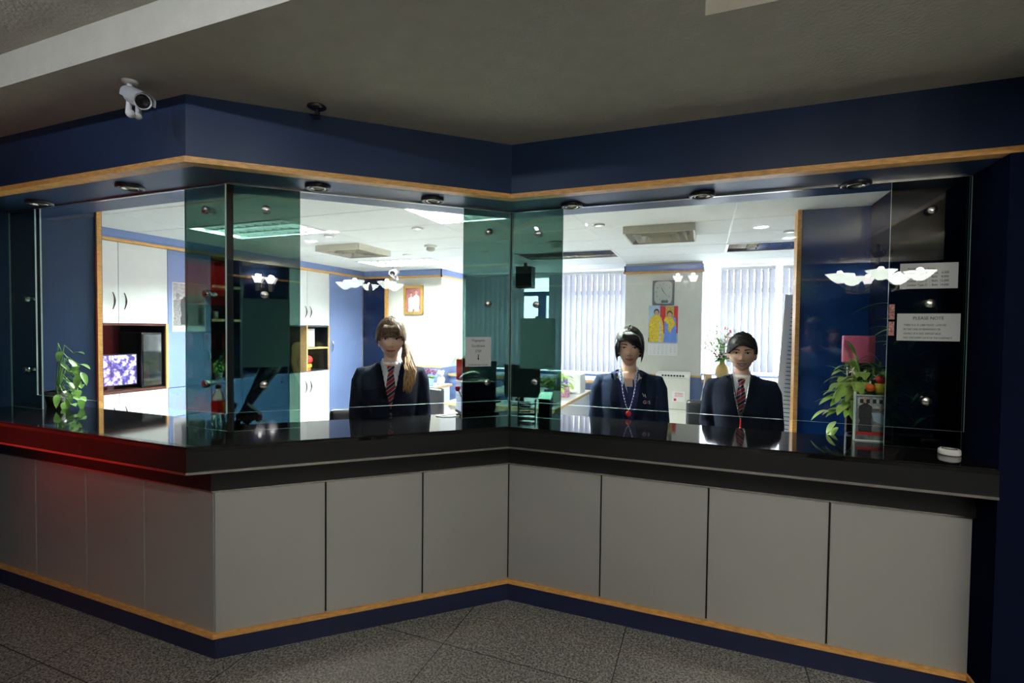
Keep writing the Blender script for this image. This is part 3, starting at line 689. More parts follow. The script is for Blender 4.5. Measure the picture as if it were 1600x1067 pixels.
# unit 5: white doors, dark niche with shelf
t = thing('fitted_cabinet', 'white cabinet with pairs of handled doors above and below a dark shelved niche', 'cabinet'); carc(5.13, 5.895, M['cavity'], t)
for y0, y1, hy in ((5.13, 5.45, 5.41), (5.45, 5.895, 5.50)):
    d = front(y0, y1, 1.606, 2.385, M['white_gloss'], t); bow(d, hy, 1.80, .16)
    d = front(y0, y1, 0.08, .95, M['white_gloss'], t); bow(d, hy, .74, .18)
b = nb(); box(b, XW + .02, XF - .004, 5.47, 5.879, 1.27, 1.292); obj('shelf', b, M['wood_light'], t)
b = nb(); box(b, XW + .02, XF, 5.44, 5.462, .955, 1.606); box(b, XF - .02, XF + .001, 5.877, 5.897, .95, 1.61); obj('divider', b, M['wood_light'], t)
b = nb(); box(b, XW + .02, XF - .002, 5.146, 5.879, .93, .955); box(b, XW + .02, XF - .004, 5.146, 5.879, 1.585, 1.605); obj('niche_board', b, M['cavity'], t)
b = nb(); box(b, -5.30, -5.295, 5.50, 5.66, 1.30, 1.56); tag(obj('certificate', b, M['paper']), 'white certificate standing on the small niche shelf', 'certificate')
t = thing('red_figurine', 'small red and yellow figurine in the lower right niche', 'figurine', (-5.30, 5.53, .955))
b = nb(); sphere(b, (0, 0, .16), .07, 14, 10, (1, 1, .9)); obj('head', b, M['red'], t); b = nb(); box(b, -.035, .035, -.05, .05, .05, .10, .01); obj('base_block', b, M['yellow'], t); b = nb(); box(b, -.03, .03, -.035, .035, 0, .05, .01); obj('foot', b, M['orange'], t)
# unit 6: tall blue door
t = thing('fitted_cabinet', 'tall plain blue cabinet door between the white doors and the navy back door', 'cabinet'); carc(5.895, 6.66, M['cavity'], t)
d = front(5.895, 6.66, .08, 2.385, M['blue_pale'], t); bow(d, 5.95, 1.30, .17, M['steel'])
# cups and plant on the shelves
def leaf(bm, base, direc, L_, W_, droop=.3, seg=6, fold=.25, up=Vector((0, 0, 1))):
    base = Vector(base); d = Vector(direc).normalized(); side = d.cross(up)
    side = side.normalized() if side.length > .05 else Vector((1, 0, 0)); nrm = side.cross(d)
    rows = []
    for k in range(seg + 1):
        u = k / seg; c = base + d * L_ * u - Vector((0, 0, 1)) * droop * L_ * u * u; ww = W_ * (math.sin(PI * min(1, u * .92 + .06)) ** .8) * (1 - .25 * u)
        if k == seg: ww = .0006
        rows.append((bm.verts.new(c + side * ww / 2 + nrm * fold * ww / 2), bm.verts.new(c), bm.verts.new(c - side * ww / 2 + nrm * fold * ww / 2)))
    for k in range(seg):
        for q in range(2): bm.faces.new((rows[k][q], rows[k][q + 1], rows[k + 1][q + 1], rows[k + 1][q])).smooth = True
def cup(loc, r, h, m, label, name='cup'):
    t_ = thing(name, label, 'cup', loc); b = nb(); lathe(b, [(r * .001, 0), (r * .8, 0), (r, h), (r * .93, h), (r * .75, .006)], 18); obj('body', b, m, t_, True)
    b = nb(); tube(b, [(r * .9, 0, h * .8), (r * 1.35, 0, h * .7), (r * 1.3, 0, h * .3), (r * .85, 0, h * .2)], .004, 6); obj('handle', b, m, t_, True)
cup((-5.36, 4.14, 1.67), .035, .09, M['white'], 'white cup on the middle pale shelf behind the tinted pane'); cup((-5.36, 4.31, 1.67), .025, .07, M['steel'], 'small metal cup on the middle pale shelf, right of the white one')
def bushy(name, label, loc, pot_r, pot_h, potm, n, spread, height, lm, L_=.09, W_=.045, cat='plant', seed=1, cone=1.0, droop=.5, stems=True):
    rnd = random.Random(seed); t_ = thing(name, label, cat, loc)
    b = nb(); lathe(b, [(.001, 0), (pot_r * .75, 0), (pot_r, pot_h), (pot_r * .9, pot_h), (pot_r * .85, pot_h * .85), (.001, pot_h * .85)], 20); obj('pot', b, potm, t_, True)
    b = nb(); s = nb()
    for k in range(n):
        a = rnd.uniform(0, 2 * PI); r = spread * math.sqrt(rnd.random()); h = pot_h + height * rnd.uniform(.15, 1) * (1 - .4 * r / max(spread, .01))
        tip = Vector((r * math.cos(a), r * math.sin(a), h)); st = Vector((.2 * pot_r * math.cos(a), .2 * pot_r * math.sin(a), pot_h * .85))
        if stems: tube(s, [st, (st + tip) / 2 + Vector((0, 0, .02)), tip], .0022, 5)
        leaf(b, tip, (math.cos(a + rnd.uniform(-.6, .6)), math.sin(a + rnd.uniform(-.6, .6)), rnd.uniform(-.3, .8)), L_ * rnd.uniform(.7, 1.2), W_ * rnd.uniform(.7, 1.2), droop)
    obj.keep = True; obj('foliage', b, lm, t_, True); obj.keep = False
    if stems: obj('stems', s, M['leaf_dark'], t_, True)
    else: s.free()
    return t_
bushy('potted_plant', 'green plant in a white cup on the open shelf unit', (-5.36, 4.18, .957), .045, .08, M['white'], 60, .20, .22, M['leaf'], .08, .03, seed=3)
# poster: black and white group photograph
def figure(bm, x, z, h, mi_body, mi_head, w_=None, flip=1):
    """flat standing person cut-out in the picture plane (x, z), thin"""
    w_ = w_ or h * .26; pr = [(0, .5), (.18, .55), (.30, .42), (.42, .50), (.62, .52), (.74, .50), (.80, .20), (.84, .14)]
    L_ = [(x - w_ * q * .5 * 2, z + h * p) for p, q in pr]; R_ = [(x + w_ * q * .5 * 2, z + h * p) for p, q in pr]
    vs = [bm.verts.new((p[0], 0, p[1])) for p in L_ + R_[::-1]]; f = bm.faces.new(vs); f.material_index = mi_body
    vs = [bm.verts.new((x + h * .065 * math.cos(a * PI / 6), -.0004, z + h * .91 + h * .085 * math.sin(a * PI / 6))) for a in range(12)]; f = bm.faces.new(vs); f.material_index = mi_head
def quad(bm, x0, x1, z0, z1, y=0, mi=0):
    f = bm.faces.new([bm.verts.new(p) for p in ((x0, y, z0), (x1, y, z0), (x1, y, z1), (x0, y, z1))]); f.material_index = mi
G1 = mat('photo_grey_light', (.42, .40, .42), .7, var=.3, scale=30); G2 = mat('photo_grey_dark', (.03, .03, .035), .7, var=.4, scale=60); G3 = mat('photo_grey_mid', (.22, .21, .22), .7, var=.4, scale=60)
t = thing('poster', 'black and white poster of a group of people on the pale blue cabinet panel', 'poster', (XF + .002, 3.738, 1.525), PI / 2)
obj('sheet', bx(-.186, .186, -.0005, .0005, 0, .525), M['paper_white'], t)
b = nb(); quad(b, -.178, .178, .06, .515, -.001, 0); quad(b, -.178, .178, .06, .13, -.0012, 2)
obj.keep = True; o = obj('photograph', b, [G1, G2, G3], t)
b = nb()
for x, h, mb, y in ((-.13, .34, 2, -.0016), (-.05, .36, 1, -.0020), (.02, .33, 2, -.0024), (.08, .38, 2, -.0028), (.13, .26, 1, -.0032)):
    b2 = nb(); figure(b2, x, .075, h, mb, 0 if mb == 1 else 2)
    for v in b2.verts: v.co.y += y
    me = bpy.data.meshes.new('x'); b2.to_mesh(me); b2.free(); b.from_mesh(me); bpy.data.meshes.remove(me)
obj('figures', b, [G1, G2, G3], t)
# framed portrait on the back wall
t = thing('framed_portrait', 'gilt framed portrait of a couple in white on the office back wall', 'picture', (-4.275, 6.70, 1.80))
b = nb()
for s in (-1, 1): box(b, s * .155 - .022, s * .155 + .022, -.03, 0, 0, .455, .004)
box(b, -.177, .177, -.0305, 0, 0, .044, .004); box(b, -.177, .177, -.0305, 0, .411, .455, .004); obj('frame', b, M['gold'], t)
PB = mat('photo_rose_backdrop', (.38, .13, .15), .5, var=.3, scale=14); PW = mat('photo_white_clothes', (.62, .58, .56), .5, var=.3, scale=60); PH = mat('photo_dark_hair', (.05, .03, .03), .5, var=.3)
PF = mat('photo_face', (.55, .33, .24), .5)
b = nb(); quad(b, -.134, .134, .04, .415, -.010, 0)
obj('picture', b, [PB], t)
b = nb(); figure(b, -.045, .01, .33, 0, 1, .10); figure(b, .05, -.01, .39, 0, 1, .11)
for v in b.verts: v.co.y -= .012; v.co.z = max(v.co.z, .045)
for x, z in ((-.045, .33), (.05, .365)): 
    vs = [b.verts.new((x + .026 * math.cos(a * PI / 5), -.0118, z + .016 * math.sin(a * PI / 5))) for a in range(10)]; f = b.faces.new(vs); f.material_index = 2
obj('couple', b, [PW, PF, PH], t); obj.keep = False
# wall clock
t = thing('wall_clock', 'grey rectangular wall clock with a small display on the column', 'clock', (-.523, 6.95, 1.93))
b = nb(); box(b, -.14, .14, -.035, 0, 0, .33, .01); obj('case', b, mat('clock_grey', (.13, .14, .145), .4), t)
b = nb(); pts = []
for k in range(40):
    a = 2 * PI * k / 40; ca, sa = math.cos(a), math.sin(a); e_ = 2 / 5.0
    pts.append((.115 * math.copysign(abs(ca) ** e_, ca), .17 + .15 * math.copysign(abs(sa) ** e_, sa)))
prism(b, pts, 0, .0018)
for v_ in b.verts: v_.co = Vector((v_.co.x, -.0348 - v_.co.z, v_.co.y))
obj('dial', b, mat('clock_dial', (.46, .47, .45), .5), t)
for k in range(1, 13):
    a = PI / 2 - k * PI / 6; text('numeral', str(k), .026, M['ink'], t, (.088 * math.cos(a), -.0375, .175 + .112 * math.sin(a) - .009), align='CENTER')
b = nb()
for a, l, w_ in ((math.radians(115), .055, .004), (math.radians(-52), .085, .003)):
    d = Vector((math.cos(a), 0, math.sin(a))); n_ = Vector((-d.z, 0, d.x)); o_ = Vector((0, -.040, .185))
    b.faces.new([b.verts.new(o_ + p) for p in (n_ * w_, d * l + n_ * w_ * .4, d * l - n_ * w_ * .4, -n_ * w_)])
bmesh.ops.solidify(b, geom=list(b.faces), thickness=.001); obj('hands', b, M['ink'], t)
obj('display', bx(-.02, .065, -.039, -.036, .03, .065), mat('lcd_green', (.09, .13, .10), .3), t)
# calendar
t = thing('wall_calendar', 'wall calendar with a colourful formal couple picture, hanging under the clock', 'calendar', (-.52, 6.95, 1.253))
obj('sheet', bx(-.19, .19, -.004, -.001, 0, .675), M['paper_white'], t)
PY = mat('robe_yellow', (.68, .50, .04), .6, var=.3, scale=50); PBL = mat('dress_blue', (.14, .26, .72), .6, var=.25, scale=50); PR = mat('curtain_red', (.55, .02, .03), .6, var=.2); PS = mat('photo_sky', (.42, .55, .70), .6, var=.2, scale=8); PG = mat('gold_chair', (.50, .33, .08), .5, var=.4, scale=70)
obj.keep = True
b = nb(); quad(b, -.19, .19, .18, .675, -.0045, 0); quad(b, -.04, .04, .30, .665, -.0050, 1); quad(b, .14, .19, .30, .665, -.0050, 1); quad(b, .03, .14, .20, .665, -.0053, 2); quad(b, -.19, -.02, .18, .24, -.0050, 3)
obj('picture', b, [PS, PR, PG, G2], t)
def robe(bm, x, z, pts, y, mi):
    f = bm.faces.new([bm.verts.new((x + p[0], y, z + p[1])) for p in pts]); f.material_index = mi
b = nb(); robe(b, -.09, .18, [(-.09, 0), (.10, 0), (.095, .22), (.07, .33), (.02, .38), (-.02, .37), (-.07, .33), (-.095, .22)], -.006, 0); robe(b, -.075, .18, [(.02, 0), (.055, 0), (.05, .26), (.03, .30)], -.0065, 4)
robe(b, .09, .18, [(-.08, 0), (.08, 0), (.085, .18), (.075, .32), (.02, .36), (-.03, .35), (-.075, .28), (-.07, .14)], -.006, 1); robe(b, .07, .30, [(-.06, .17), (-.04, .22), (.05, .22), (.095, .12), (.04, .06), (.03, .0), (-.01, .05), (.0, .12)], -.0066, 0)
for x, z in ((-.085, .575), (.085, .55)):
    for r, y, mi, dz in ((.036, -.0064, 3, .012), (.027, -.0068, 2, 0)):
        f = b.faces.new([b.verts.new((x + r * math.cos(a * PI / 8), y, z + dz + r * 1.2 * math.sin(a * PI / 8))) for a in range(16)]); f.material_index = mi
obj('couple', b, [PY, PBL, PF, PH, PW], t); obj.keep = False
b = nb(); box(b, -.19, .19, -.0048, -.0042, .165, .178); obj('month_band', b, mat('calendar_band', (.45, .55, .80), .7), t)
dd = 1
for r in range(5):
    for c in range(7):
        if dd <= 31 and not (r == 0 and c < 2): text('date', str(dd), .015, M['pink'] if c == 0 else M['ink'], t, (-.16 + .053 * c, -.0048, .135 - .028 * r), align='CENTER'); dd += 1
# freestanding air conditioner
t = thing('floor_air_conditioner', 'white floor standing air unit with a red label beside the column', 'air conditioner', (-.36, 6.70, 0))
obj('body', bx(-.20, .20, -.2, .2, 0, 1.0, .012), M['offwhite'], t); obj('top_cover', bx(-.205, .205, -.205, .205, 1.0, 1.05, .012), M['white'], t)
b = nb()
for k in range(8): box(b, -.13 + .035 * k, -.105 + .035 * k, -.208, -.204, 1.015, 1.035)
obj('grille', b, M['ink'], t); obj('label', bx(.0, .15, -.203, -.2, .70, .83), M['paper_white'], t); obj('red_mark', bx(.02, .05, -.205, -.2025, .71, .74), M['red'], t)
b = nb()
for k in range(4): box(b, .03, .13, -.205, -.2025, .765 + .014 * k, .769 + .014 * k)
obj('label_lines', b, M['red'], t); obj('door_gap', bx(-.19, .19, -.202, -.199, .60, .606), M['groove'], t)
# yellow vase with flowers on the sill
t = thing('flower_vase', 'yellow ceramic vase of pink and white flowers on the right window sill', 'vase', (.235, 7.19, .955))
b = nb(); lathe(b, [(.001, 0), (.06, 0), (.088, .05), (.092, .10), (.075, .16), (.04, .20), (.034, .235), (.04, .25), (.03, .25)], 28); obj('vase', b, M['ochre'], t, True)
rnd = random.Random(5); s = nb(); lf = nb(); fl = nb(); fw = nb()
for k in range(70):
    a = rnd.uniform(0, 2 * PI); el = rnd.uniform(.1, 1); r = .30 * math.sqrt(rnd.random()) * (1 - .4 * (el > .8)); tip = Vector((r * math.cos(a) - .03, .5 * r * math.sin(a), .25 + .5 * el * (1 - .6 * r)))
    tube(s, [(0, 0, .23), (tip.x * .5, tip.y * .5, .27 + (tip.z - .25) * .6), tip], .0018, 5)
    for q in range(3): leaf(lf, tip * (.5 + .15 * q) + Vector((0, 0, .1 * (1 - q * .3))), (rnd.uniform(-1, 1), rnd.uniform(-1, 1), rnd.uniform(-.2, .6)), .09, .032, .3)
    tgt = fl if rnd.random() < .22 else fw
    for q in range(6):
        an = q * PI / 3; leaf(tgt, tip, (math.cos(an), -.5, math.sin(an)), .034, .026, 0, 3)
for k in range(26): a = rnd.uniform(0, 2 * PI); leaf(lf, (.02 * math.cos(a), .02 * math.sin(a), .25), (math.cos(a), math.sin(a), rnd.uniform(-.1, .7)), .16, .05, .4)
for bm_ in (s, lf, fl, fw):
    for v_ in bm_.verts: v_.co.x = max(v_.co.x, -.245)
obj.keep = True; obj('stems', s, M['leaf'], t); obj('leaves', lf, M['leaf'], t, True); obj('pink_blossoms', fl, M['pink_flower'], t); obj('white_blossoms', fw, M['white_flower'], t); obj.keep = False
bushy('potted_plant', 'light green bushy plant in a white bowl on the left window sill', (-3.58, 7.2, .872), .10, .09, M['white'], 70, .17, .22, M['leaf_light'], .07, .05, seed=8)
# outlet box and white cable
t = thing('socket_box', 'pale socket box on the right window sill beside the column', 'socket', (.055, 7.0, .955)); obj('box', bx(-.05, .05, -.03, .03, 0, .07, .006), M['wood_light'], t)
b = nb(); tube(b, [(-.03, -.032, .04), (-.05, -.2, -.1), (-.09, -.5, -.32), (-.16, -.8, -.5), (-.24, -1.0, -.6)], .008, 8); obj('cable', b, M['white'], t, True)
# hanging speaker box
t = thing('hanging_speaker', 'dark box speaker hung from the office ceiling in front of the window', 'speaker', (-2.32, 6.45, 2.5)); obj('bracket', bx(-.02, .02, -.02, .02, -.06, 0), M['black'], t); b = nb(); box(b, -.115, .115, -.09, .09, -.35, -.05, .01); obj('cabinet', b, M['black'], t)
b = nb(); quad(b, -.10, .10, -.335, -.065, -.0915); obj('grille_cloth', b, M['black_matte'], t)

# ---------------------------------------------------------------- desks
def desk(x0, x1, y0, y1, z, label, panelm):
    t = thing('desk', label, 'desk', ((x0 + x1) / 2, (y0 + y1) / 2, 0)); hx, hy = (x1 - x0) / 2, (y1 - y0) / 2
    obj('top', bx(-hx + .012, hx - .012, -hy + .012, hy - .012, z - .03, z), M['white_gloss'], t)
    b = nb(); box(b, hx - .012, hx, -hy, hy, z - .032, z); box(b, -hx, -hx + .012, -hy, hy, z - .032, z); box(b, -hx + .012, hx - .012, -hy, -hy + .012, z - .032, z); box(b, -hx + .012, hx - .012, hy - .012, hy, z - .032, z); obj('edge', b, M['wood_light'], t)
    for s in (-1, 1): obj('side_panel', bx(s * (hx - .04) - .012, s * (hx - .04) + .012, -hy + .03, hy - .03, 0, z - .03), panelm, t)
    obj('front_panel', bx(-hx + .05, hx - .05, -hy + .05, -hy + .07, 0, z - .03), panelm, t); return t
desk(-2.75, -1.44, 4.95, 6.8, .75, 'white topped office desk with oak edge carrying the black monitor', M['white_gloss'])
desk(-4.5, -3.54, 5.85, 6.62, .75, 'white desk with oak edge against the back wall under the portrait', M['white_gloss'])
desk(.80, 1.6, 5.1, 6.75, .75, 'white desk with oak edge behind the woman on the right', M['white_gloss'])
def monitor(name, loc, rz, w_, h_, label, m=None):
    t = thing(name, label, 'monitor', loc, rz); b = nb(); box(b, -w_ / 2, w_ / 2, -.02, .02, .09, .09 + h_, .006); obj('casing', b, M['black'], t)
    b = nb(); box(b, -w_ / 2 + .012, w_ / 2 - .012, .02, .022, .105, .075 + h_); obj('screen', b, M['black'], t)
    b = nb(); box(b, -.10, .10, -.07, .07, 0, .012, .004); box(b, -.02, .02, -.012, .012, .012, .16); obj('stand', b, M['black'], t); return t
monitor('computer_monitor', (-1.86, 5.1, .75), .15, .40, .36, 'black computer monitor turned away, on the large white desk')
t = thing('desk_phone', 'dark blue and white desk telephone on the large white desk', 'telephone', (-2.22, 5.45, .75), .3); b = nb(); box(b, -.10, .10, -.09, .09, 0, .05, .01); obj('base', b, M['blue'], t); b = nb(); tube(b, [(-.10, -.05, .05), (-.08, -.05, .085), (.08, -.05, .085), (.10, -.05, .05)], .017, 8); obj('handset', b, M['white'], t)
t = thing('tape_dispenser', 'small red tape dispenser beside the desk telephone', 'stationery', (-1.98, 5.35, .75)); b = nb(); box(b, -.05, .05, -.02, .02, 0, .035, .006); obj('base', b, M['black'], t); b = nb(); lathe(b, [(.012, -.01), (.03, -.01), (.03, .01), (.012, .01)], 16, (0, 0, .045), 'Y'); obj('roll', b, M['red'], t)
t = thing('printer', 'white compact printer at the far end of the large desk', 'printer', (-1.66, 6.45, .75)); b = nb(); box(b, -.17, .17, -.15, .15, 0, .25, .012); obj('body', b, M['white'], t); obj('paper_tray', bx(-.12, .12, -.25, -.15, .03, .04), M['white'], t); obj('front_panel', bx(-.15, .0, -.155, -.15, .08, .20), M['purple'], t)
bushy('potted_plant', 'light green leafy plant in a white pot at the near end of the large desk', (-1.60, 5.55, .75), .05, .13, M['white'], 60, .15, .24, M['leaf_light'], .10, .06, seed=11)
t = thing('folder', 'leaning purple folder on the large desk beside the leafy plant', 'folder', (-1.56, 5.12, .75), .35); b = nb(); box(b, -.05, .05, -.012, .012, 0, .19); obj('cover', b, M['purple'], t); obj('pages', bx(-.046, .046, .012, .02, .003, .185), M['paper'], t)
t = thing('pink_gift_bag', 'small pink patterned bag on the large desk before the printer', 'bag', (-1.60, 5.95, .75)); b = nb(); box(b, -.05, .05, -.03, .03, 0, .14, .004); obj('body', b, mat('pink_pattern', (.75, .30, .45), .6, var=.6, scale=50), t); b = nb(); tube(b, [(-.02, 0, .14), (-.015, 0, .18), (.015, 0, .18), (.02, 0, .14)], .002, 6); obj('handle', b, M['pink'], t)
t = thing('paper_tray', 'black paper tray with white sheets on the near corner of the large desk', 'tray', (-2.30, 5.12, .75), 0)
b = nb(); box(b, -.13, .13, -.12, .12, 0, .006); box(b, -.13, -.124, -.12, .12, 0, .07); box(b, .124, .13, -.12, .12, 0, .07); obj('frame', b, M['black'], t)
b = nb(); box(b, -.11, .11, -.11, .11, .008, .03); obj('sheets', b, M['paper'], t)
# items on the left desk
t = thing('picture_stand', 'white upright card stand on the desk under the portrait', 'stand', (-3.92, 6.2, .75), -.2); b = nb(); box(b, -.10, .06, -.008, .008, 0, .27); obj('card', b, M['paper_white'], t); b = nb(); box(b, -.11, -.10, -.06, .03, 0, .25); obj('support', b, M['purple'], t)
t = thing('flower_pot', 'pale blue pot of dark purple flowers on the desk under the portrait', 'flower pot', (-3.70, 6.22, .75)); b = nb(); lathe(b, [(.001, 0), (.05, 0), (.07, .12), (.06, .12)], 18); obj('pot', b, mat('pale_blue_glaze', (.30, .45, .60), .3), t, True)
b = nb(); lf = nb(); rnd = random.Random(2)
for k in range(34):
    a = rnd.uniform(0, 2 * PI); r = .10 * math.sqrt(rnd.random()); sphere(b, (r * math.cos(a), r * math.sin(a), .17 + .07 * rnd.random()), .018, 8, 6)
    leaf(lf, (0, 0, .11), (math.cos(a), math.sin(a), .5), .13, .05, .3)
obj('blossoms', b, mat('purple_petal', (.16, .05, .12), .7, var=.3), t, True); obj.keep = True; obj('leaves', lf, M['leaf'], t, True); obj.keep = False
t = thing('soft_toy', 'white plush toy on the desk edge beside the purple flowers', 'soft toy', (-3.62, 6.42, .75)); b = nb(); sphere(b, (0, 0, .07), .06, 14, 10, (1, .9, 1.1)); sphere(b, (-.02, -.05, .03), .03); sphere(b, (.04, -.04, .03), .03); obj('body', b, M['white_flower'], t, True)
b = nb(); sphere(b, (0, -.01, .165), .045); sphere(b, (-.035, 0, .20), .018); sphere(b, (.035, 0, .20), .018); obj('head', b, M['white_flower'], t, True)
def office_chair(loc, rz, label):
    t = thing('office_chair', label, 'chair', loc, rz)
    b = nb(); box(b, -.23, .23, -.22, .22, .44, .52, .03); obj('seat', b, M['leather'], t, True)
    b = nb(); box(b, -.22, .22, .20, .27, .55, 1.02, .03); obj('backrest', b, M['leather'], t, True)
    b = nb(); tube(b, [(0, .26, .40), (0, .29, .5), (0, .27, .7)], .018, 8); obj('back_bar', b, M['black'], t)
    b = nb(); tube(b, [(0, 0, .10), (0, 0, .45)], .025, 10); obj('column', b, M['steel_dark'], t)
    for k in range(5):
        a = k * 2 * PI / 5; b = nb(); tube(b, [(0, 0, .12), (.27 * math.cos(a), .27 * math.sin(a), .07)], .018, 8); l_ = obj('leg', b, M['black'], t)
        b = nb(); sphere(b, (.28 * math.cos(a), .28 * math.sin(a), .03), .03, 10, 8); obj('castor', b, M['black'], l_)
    for s in (-1, 1):
        b = nb(); tube(b, [(s * .25, -.1, .48), (s * .27, -.12, .68), (s * .27, .12, .68), (s * .24, .18, .5)], .012, 8); ar = obj('armrest', b, M['black'], t); obj('arm_pad', bx(s * .27 - .03, s * .27 + .03, -.14, .12, .685, .71, .008), M['wood_light'], ar)
office_chair((aty(1122, 650, 4.15).x, 4.15, 0), .1, 'black leather office chair behind the woman on the right')
office_chair((-2.42, 3.05, 0), PI + .75, 'black office chair with pale arm pads left of the woman with the ponytail')
office_chair((-2.45, 4.42, 0), PI * .9, 'black office chair in front of the white desk under the portrait')
# white slotted rack beside the partition
t = thing('slotted_rack', 'white slotted upright panel leaning beside the oak edged partition', 'rack', (aty(1226, 640, 4.6).x - .06, 4.6, 0)); b = nb(); box(b, -.06, .06, -.01, .01, 0, 1.9); obj('plate', b, M['white'], t)
b = nb()
for k in range(44): box(b, -.01, .045, -.0115, -.010, .35 + .034 * k, .357 + .034 * k)
obj('slots', b, mat('slot_shadow_grey', (.12, .16, .16), .7), t); t.rotation_euler = (0, .055, 0)
# office CCTV
def cctv(loc, aim, s, label, up_mount=True):
    """bullet camera; aim = world direction of the lens"""
    t = thing('security_camera', label, 'camera', loc); d = Vector(aim).normalized(); q = d.to_track_quat('Y', 'Z')
    def T(bm):
        for v in bm.verts: v.co = q @ (v.co * s)
        return bm
    b = nb(); lathe(b, [(.001, -.10), (.034, -.10), (.042, -.09), (.042, .07), (.045, .075), (.045, .095), (.039, .097), (.039, .085)], 28, axis='Y'); obj('body', T(b), M['cctv'], t, True)
    b = nb(); lathe(b, [(.039, .086), (.030, .088), (.024, .088), (.021, .080), (.001, .080)], 28, axis='Y'); g = obj('lens', T(b), M['black'], t, True)
    b = nb()
    for k in range(18): a = k * PI / 9; sphere(b, (.033 * math.cos(a), .0885, .033 * math.sin(a)), .0026, 6, 4)
    for k in range(12): a = k * PI / 6; sphere(b, (.0265 * math.cos(a), .0885, .0265 * math.sin(a)), .0022, 6, 4)
    obj('infrared_diode', T(b), M['steel_dark'], g)
    b = nb()   # sun hood
    prof = [(-.052, -.012), (-.052, .012)] + [(-.052 * math.cos(PI * q_ / 12), .012 + .040 * math.sin(PI * q_ / 12)) for q_ in range(1, 12)] + [(.052, .012), (.052, -.012)]
    f_ = [(b.verts.new((x, -.11, z)), b.verts.new((x * 1.03, .125, z * 1.02))) for x, z in prof]
    for k in range(len(prof) - 1): b.faces.new((f_[k][0], f_[k + 1][0], f_[k + 1][1], f_[k][1]))
    bmesh.ops.solidify(b, geom=list(b.faces), thickness=.003); obj('hood', T(b), M['cctv'], t)
    b = nb(); tube(b, [(-.02, -.03, -.035), (-.03, -.035, -.085)], [.014, .016], 10); sphere(b, (-.028, -.03, -.095), .022, 14, 10); obj('knuckle', T(b), M['cctv'], t, True)
    return t, q
t, q = cctv((-4.30, 6.2, 2.40), (.35, -1, -.25), 1.0, 'white bullet camera under the office ceiling above the portrait')
b = nb(); tube(b, [(0, .0, -.08), (-.05, .03, -.05), (-.06, .05, .1)], .014, 8); obj('bracket', b, M['cctv'], t, True)

# ================================================================ LOBBY OBJECTS
# ceiling camera at the outer corner of the header, on a ceiling bracket
t, q = cctv(tuple(aty(214, 154, 1.30)), (1.07, -.25, -.50), .68, 'white bullet security camera on the lobby ceiling above the outer counter corner')
zt = 2.583 - t.location.z
b = nb(); tube(b, [(-.075, .02, zt), (-.075, .02, zt - .03), (-.066, .01, -.015), (-.050, .0, -.050), (-.022, -.010, -.060)], [.010, .010, .010, .012, .016], 16); obj('bracket', b, M['cctv'], t, True)
b = nb(); lathe(b, [(.001, zt), (.028, zt), (.028, zt - .008), (.016, zt - .014), (.001, zt - .014)], 24, (-.075, .02, 0)); obj('ceiling_plate', b, M['cctv'], t, True)
t = thing('fire_sprinkler', 'dark round fire sprinkler head on the lobby ceiling above the header', 'sprinkler', tuple(atz(495, 166, 2.583)))
b = nb(); lathe(b, [(.001, 0), (.040, 0), (.042, -.005), (.03, -.012), (.015, -.016), (.001, -.016)], 28); obj('rosette', b, M['steel_dark'], t, True)
b = nb(); tube(b, [(0, 0, -.01), (0, 0, -.04)], .008, 10)
for s_ in (-1, 1): tube(b, [(s_ * .008, 0, -.02), (s_ * .014, 0, -.035), (0, 0, -.05)], .003, 6)
obj('frame', b, M['steel_dark'], t); b = nb(); lathe(b, [(.001, -.05), (.018, -.051), (.018, -.053), (.001, -.053)], 16); obj('deflector', b, M['steel_dark'], t)
# chandelier behind the photographer (seen as reflections in the glass)
M['bowl_on'] = mat('lit_glass_bowl', (.85, .9, .85), .4, var=.1, scale=40, emit=(.92, 1.0, .92), es=3.5)
t = thing('chandelier', 'five-armed chandelier with lit scalloped glass bowls, mirrored in the glass screens', 'chandelier', (1.73, -.87, 2.10))
b = nb(); lathe(b, [(.001, -.08), (.02, -.06), (.035, -.03), (.02, 0), (.03, .05), (.015, .1), (.02, .3), (.045, .34), (.015, .38), (.012, .52), (.07, .55), (.085, .60), (.085, .62), (.001, .62)], 20); obj('stem', b, M['steel_dark'], t, True)
BULB = mat('lit_bulb', (.9, .9, .8), .5, emit=(1.0, .95, .82), es=14)
for k in range(5):
    a = k * 2 * PI / 5 + .5; ca, sa = math.cos(a), math.sin(a)
    b = nb(); tube(b, [(.02 * ca, .02 * sa, .02), (.15 * ca, .15 * sa, -.06), (.28 * ca, .28 * sa, -.05), (.35 * ca, .35 * sa, .0), (.36 * ca, .36 * sa, .03)], .008, 8)
    tube(b, [(.03 * ca, .03 * sa, .30), (.09 * ca, .09 * sa, .40), (.13 * ca, .13 * sa, .36), (.11 * ca, .11 * sa, .33)], .005, 6); ar = obj('arm', b, M['steel_dark'], t, True)
    b = nb(); lathe(b, [(.025, 0), (.06, .022), (.10, .06), (.135, .10)], 60, (.36 * ca, .36 * sa, .03), scal=lambda a_, z_: 1 + (.06 * math.cos(10 * a_)) * (z_ / .1))
    bmesh.ops.solidify(b, geom=list(b.faces), thickness=.003); obj('glass_bowl', b, M['bowl_on'], ar, True)
    b = nb(); sphere(b, (.36 * ca, .36 * sa, .085), .024); obj('bulb', b, BULB, ar)
    point_light('chandelier_lamp', (.36 * ca, .36 * sa, .135), CHAND, (1.0, .93, .80), .03, t)
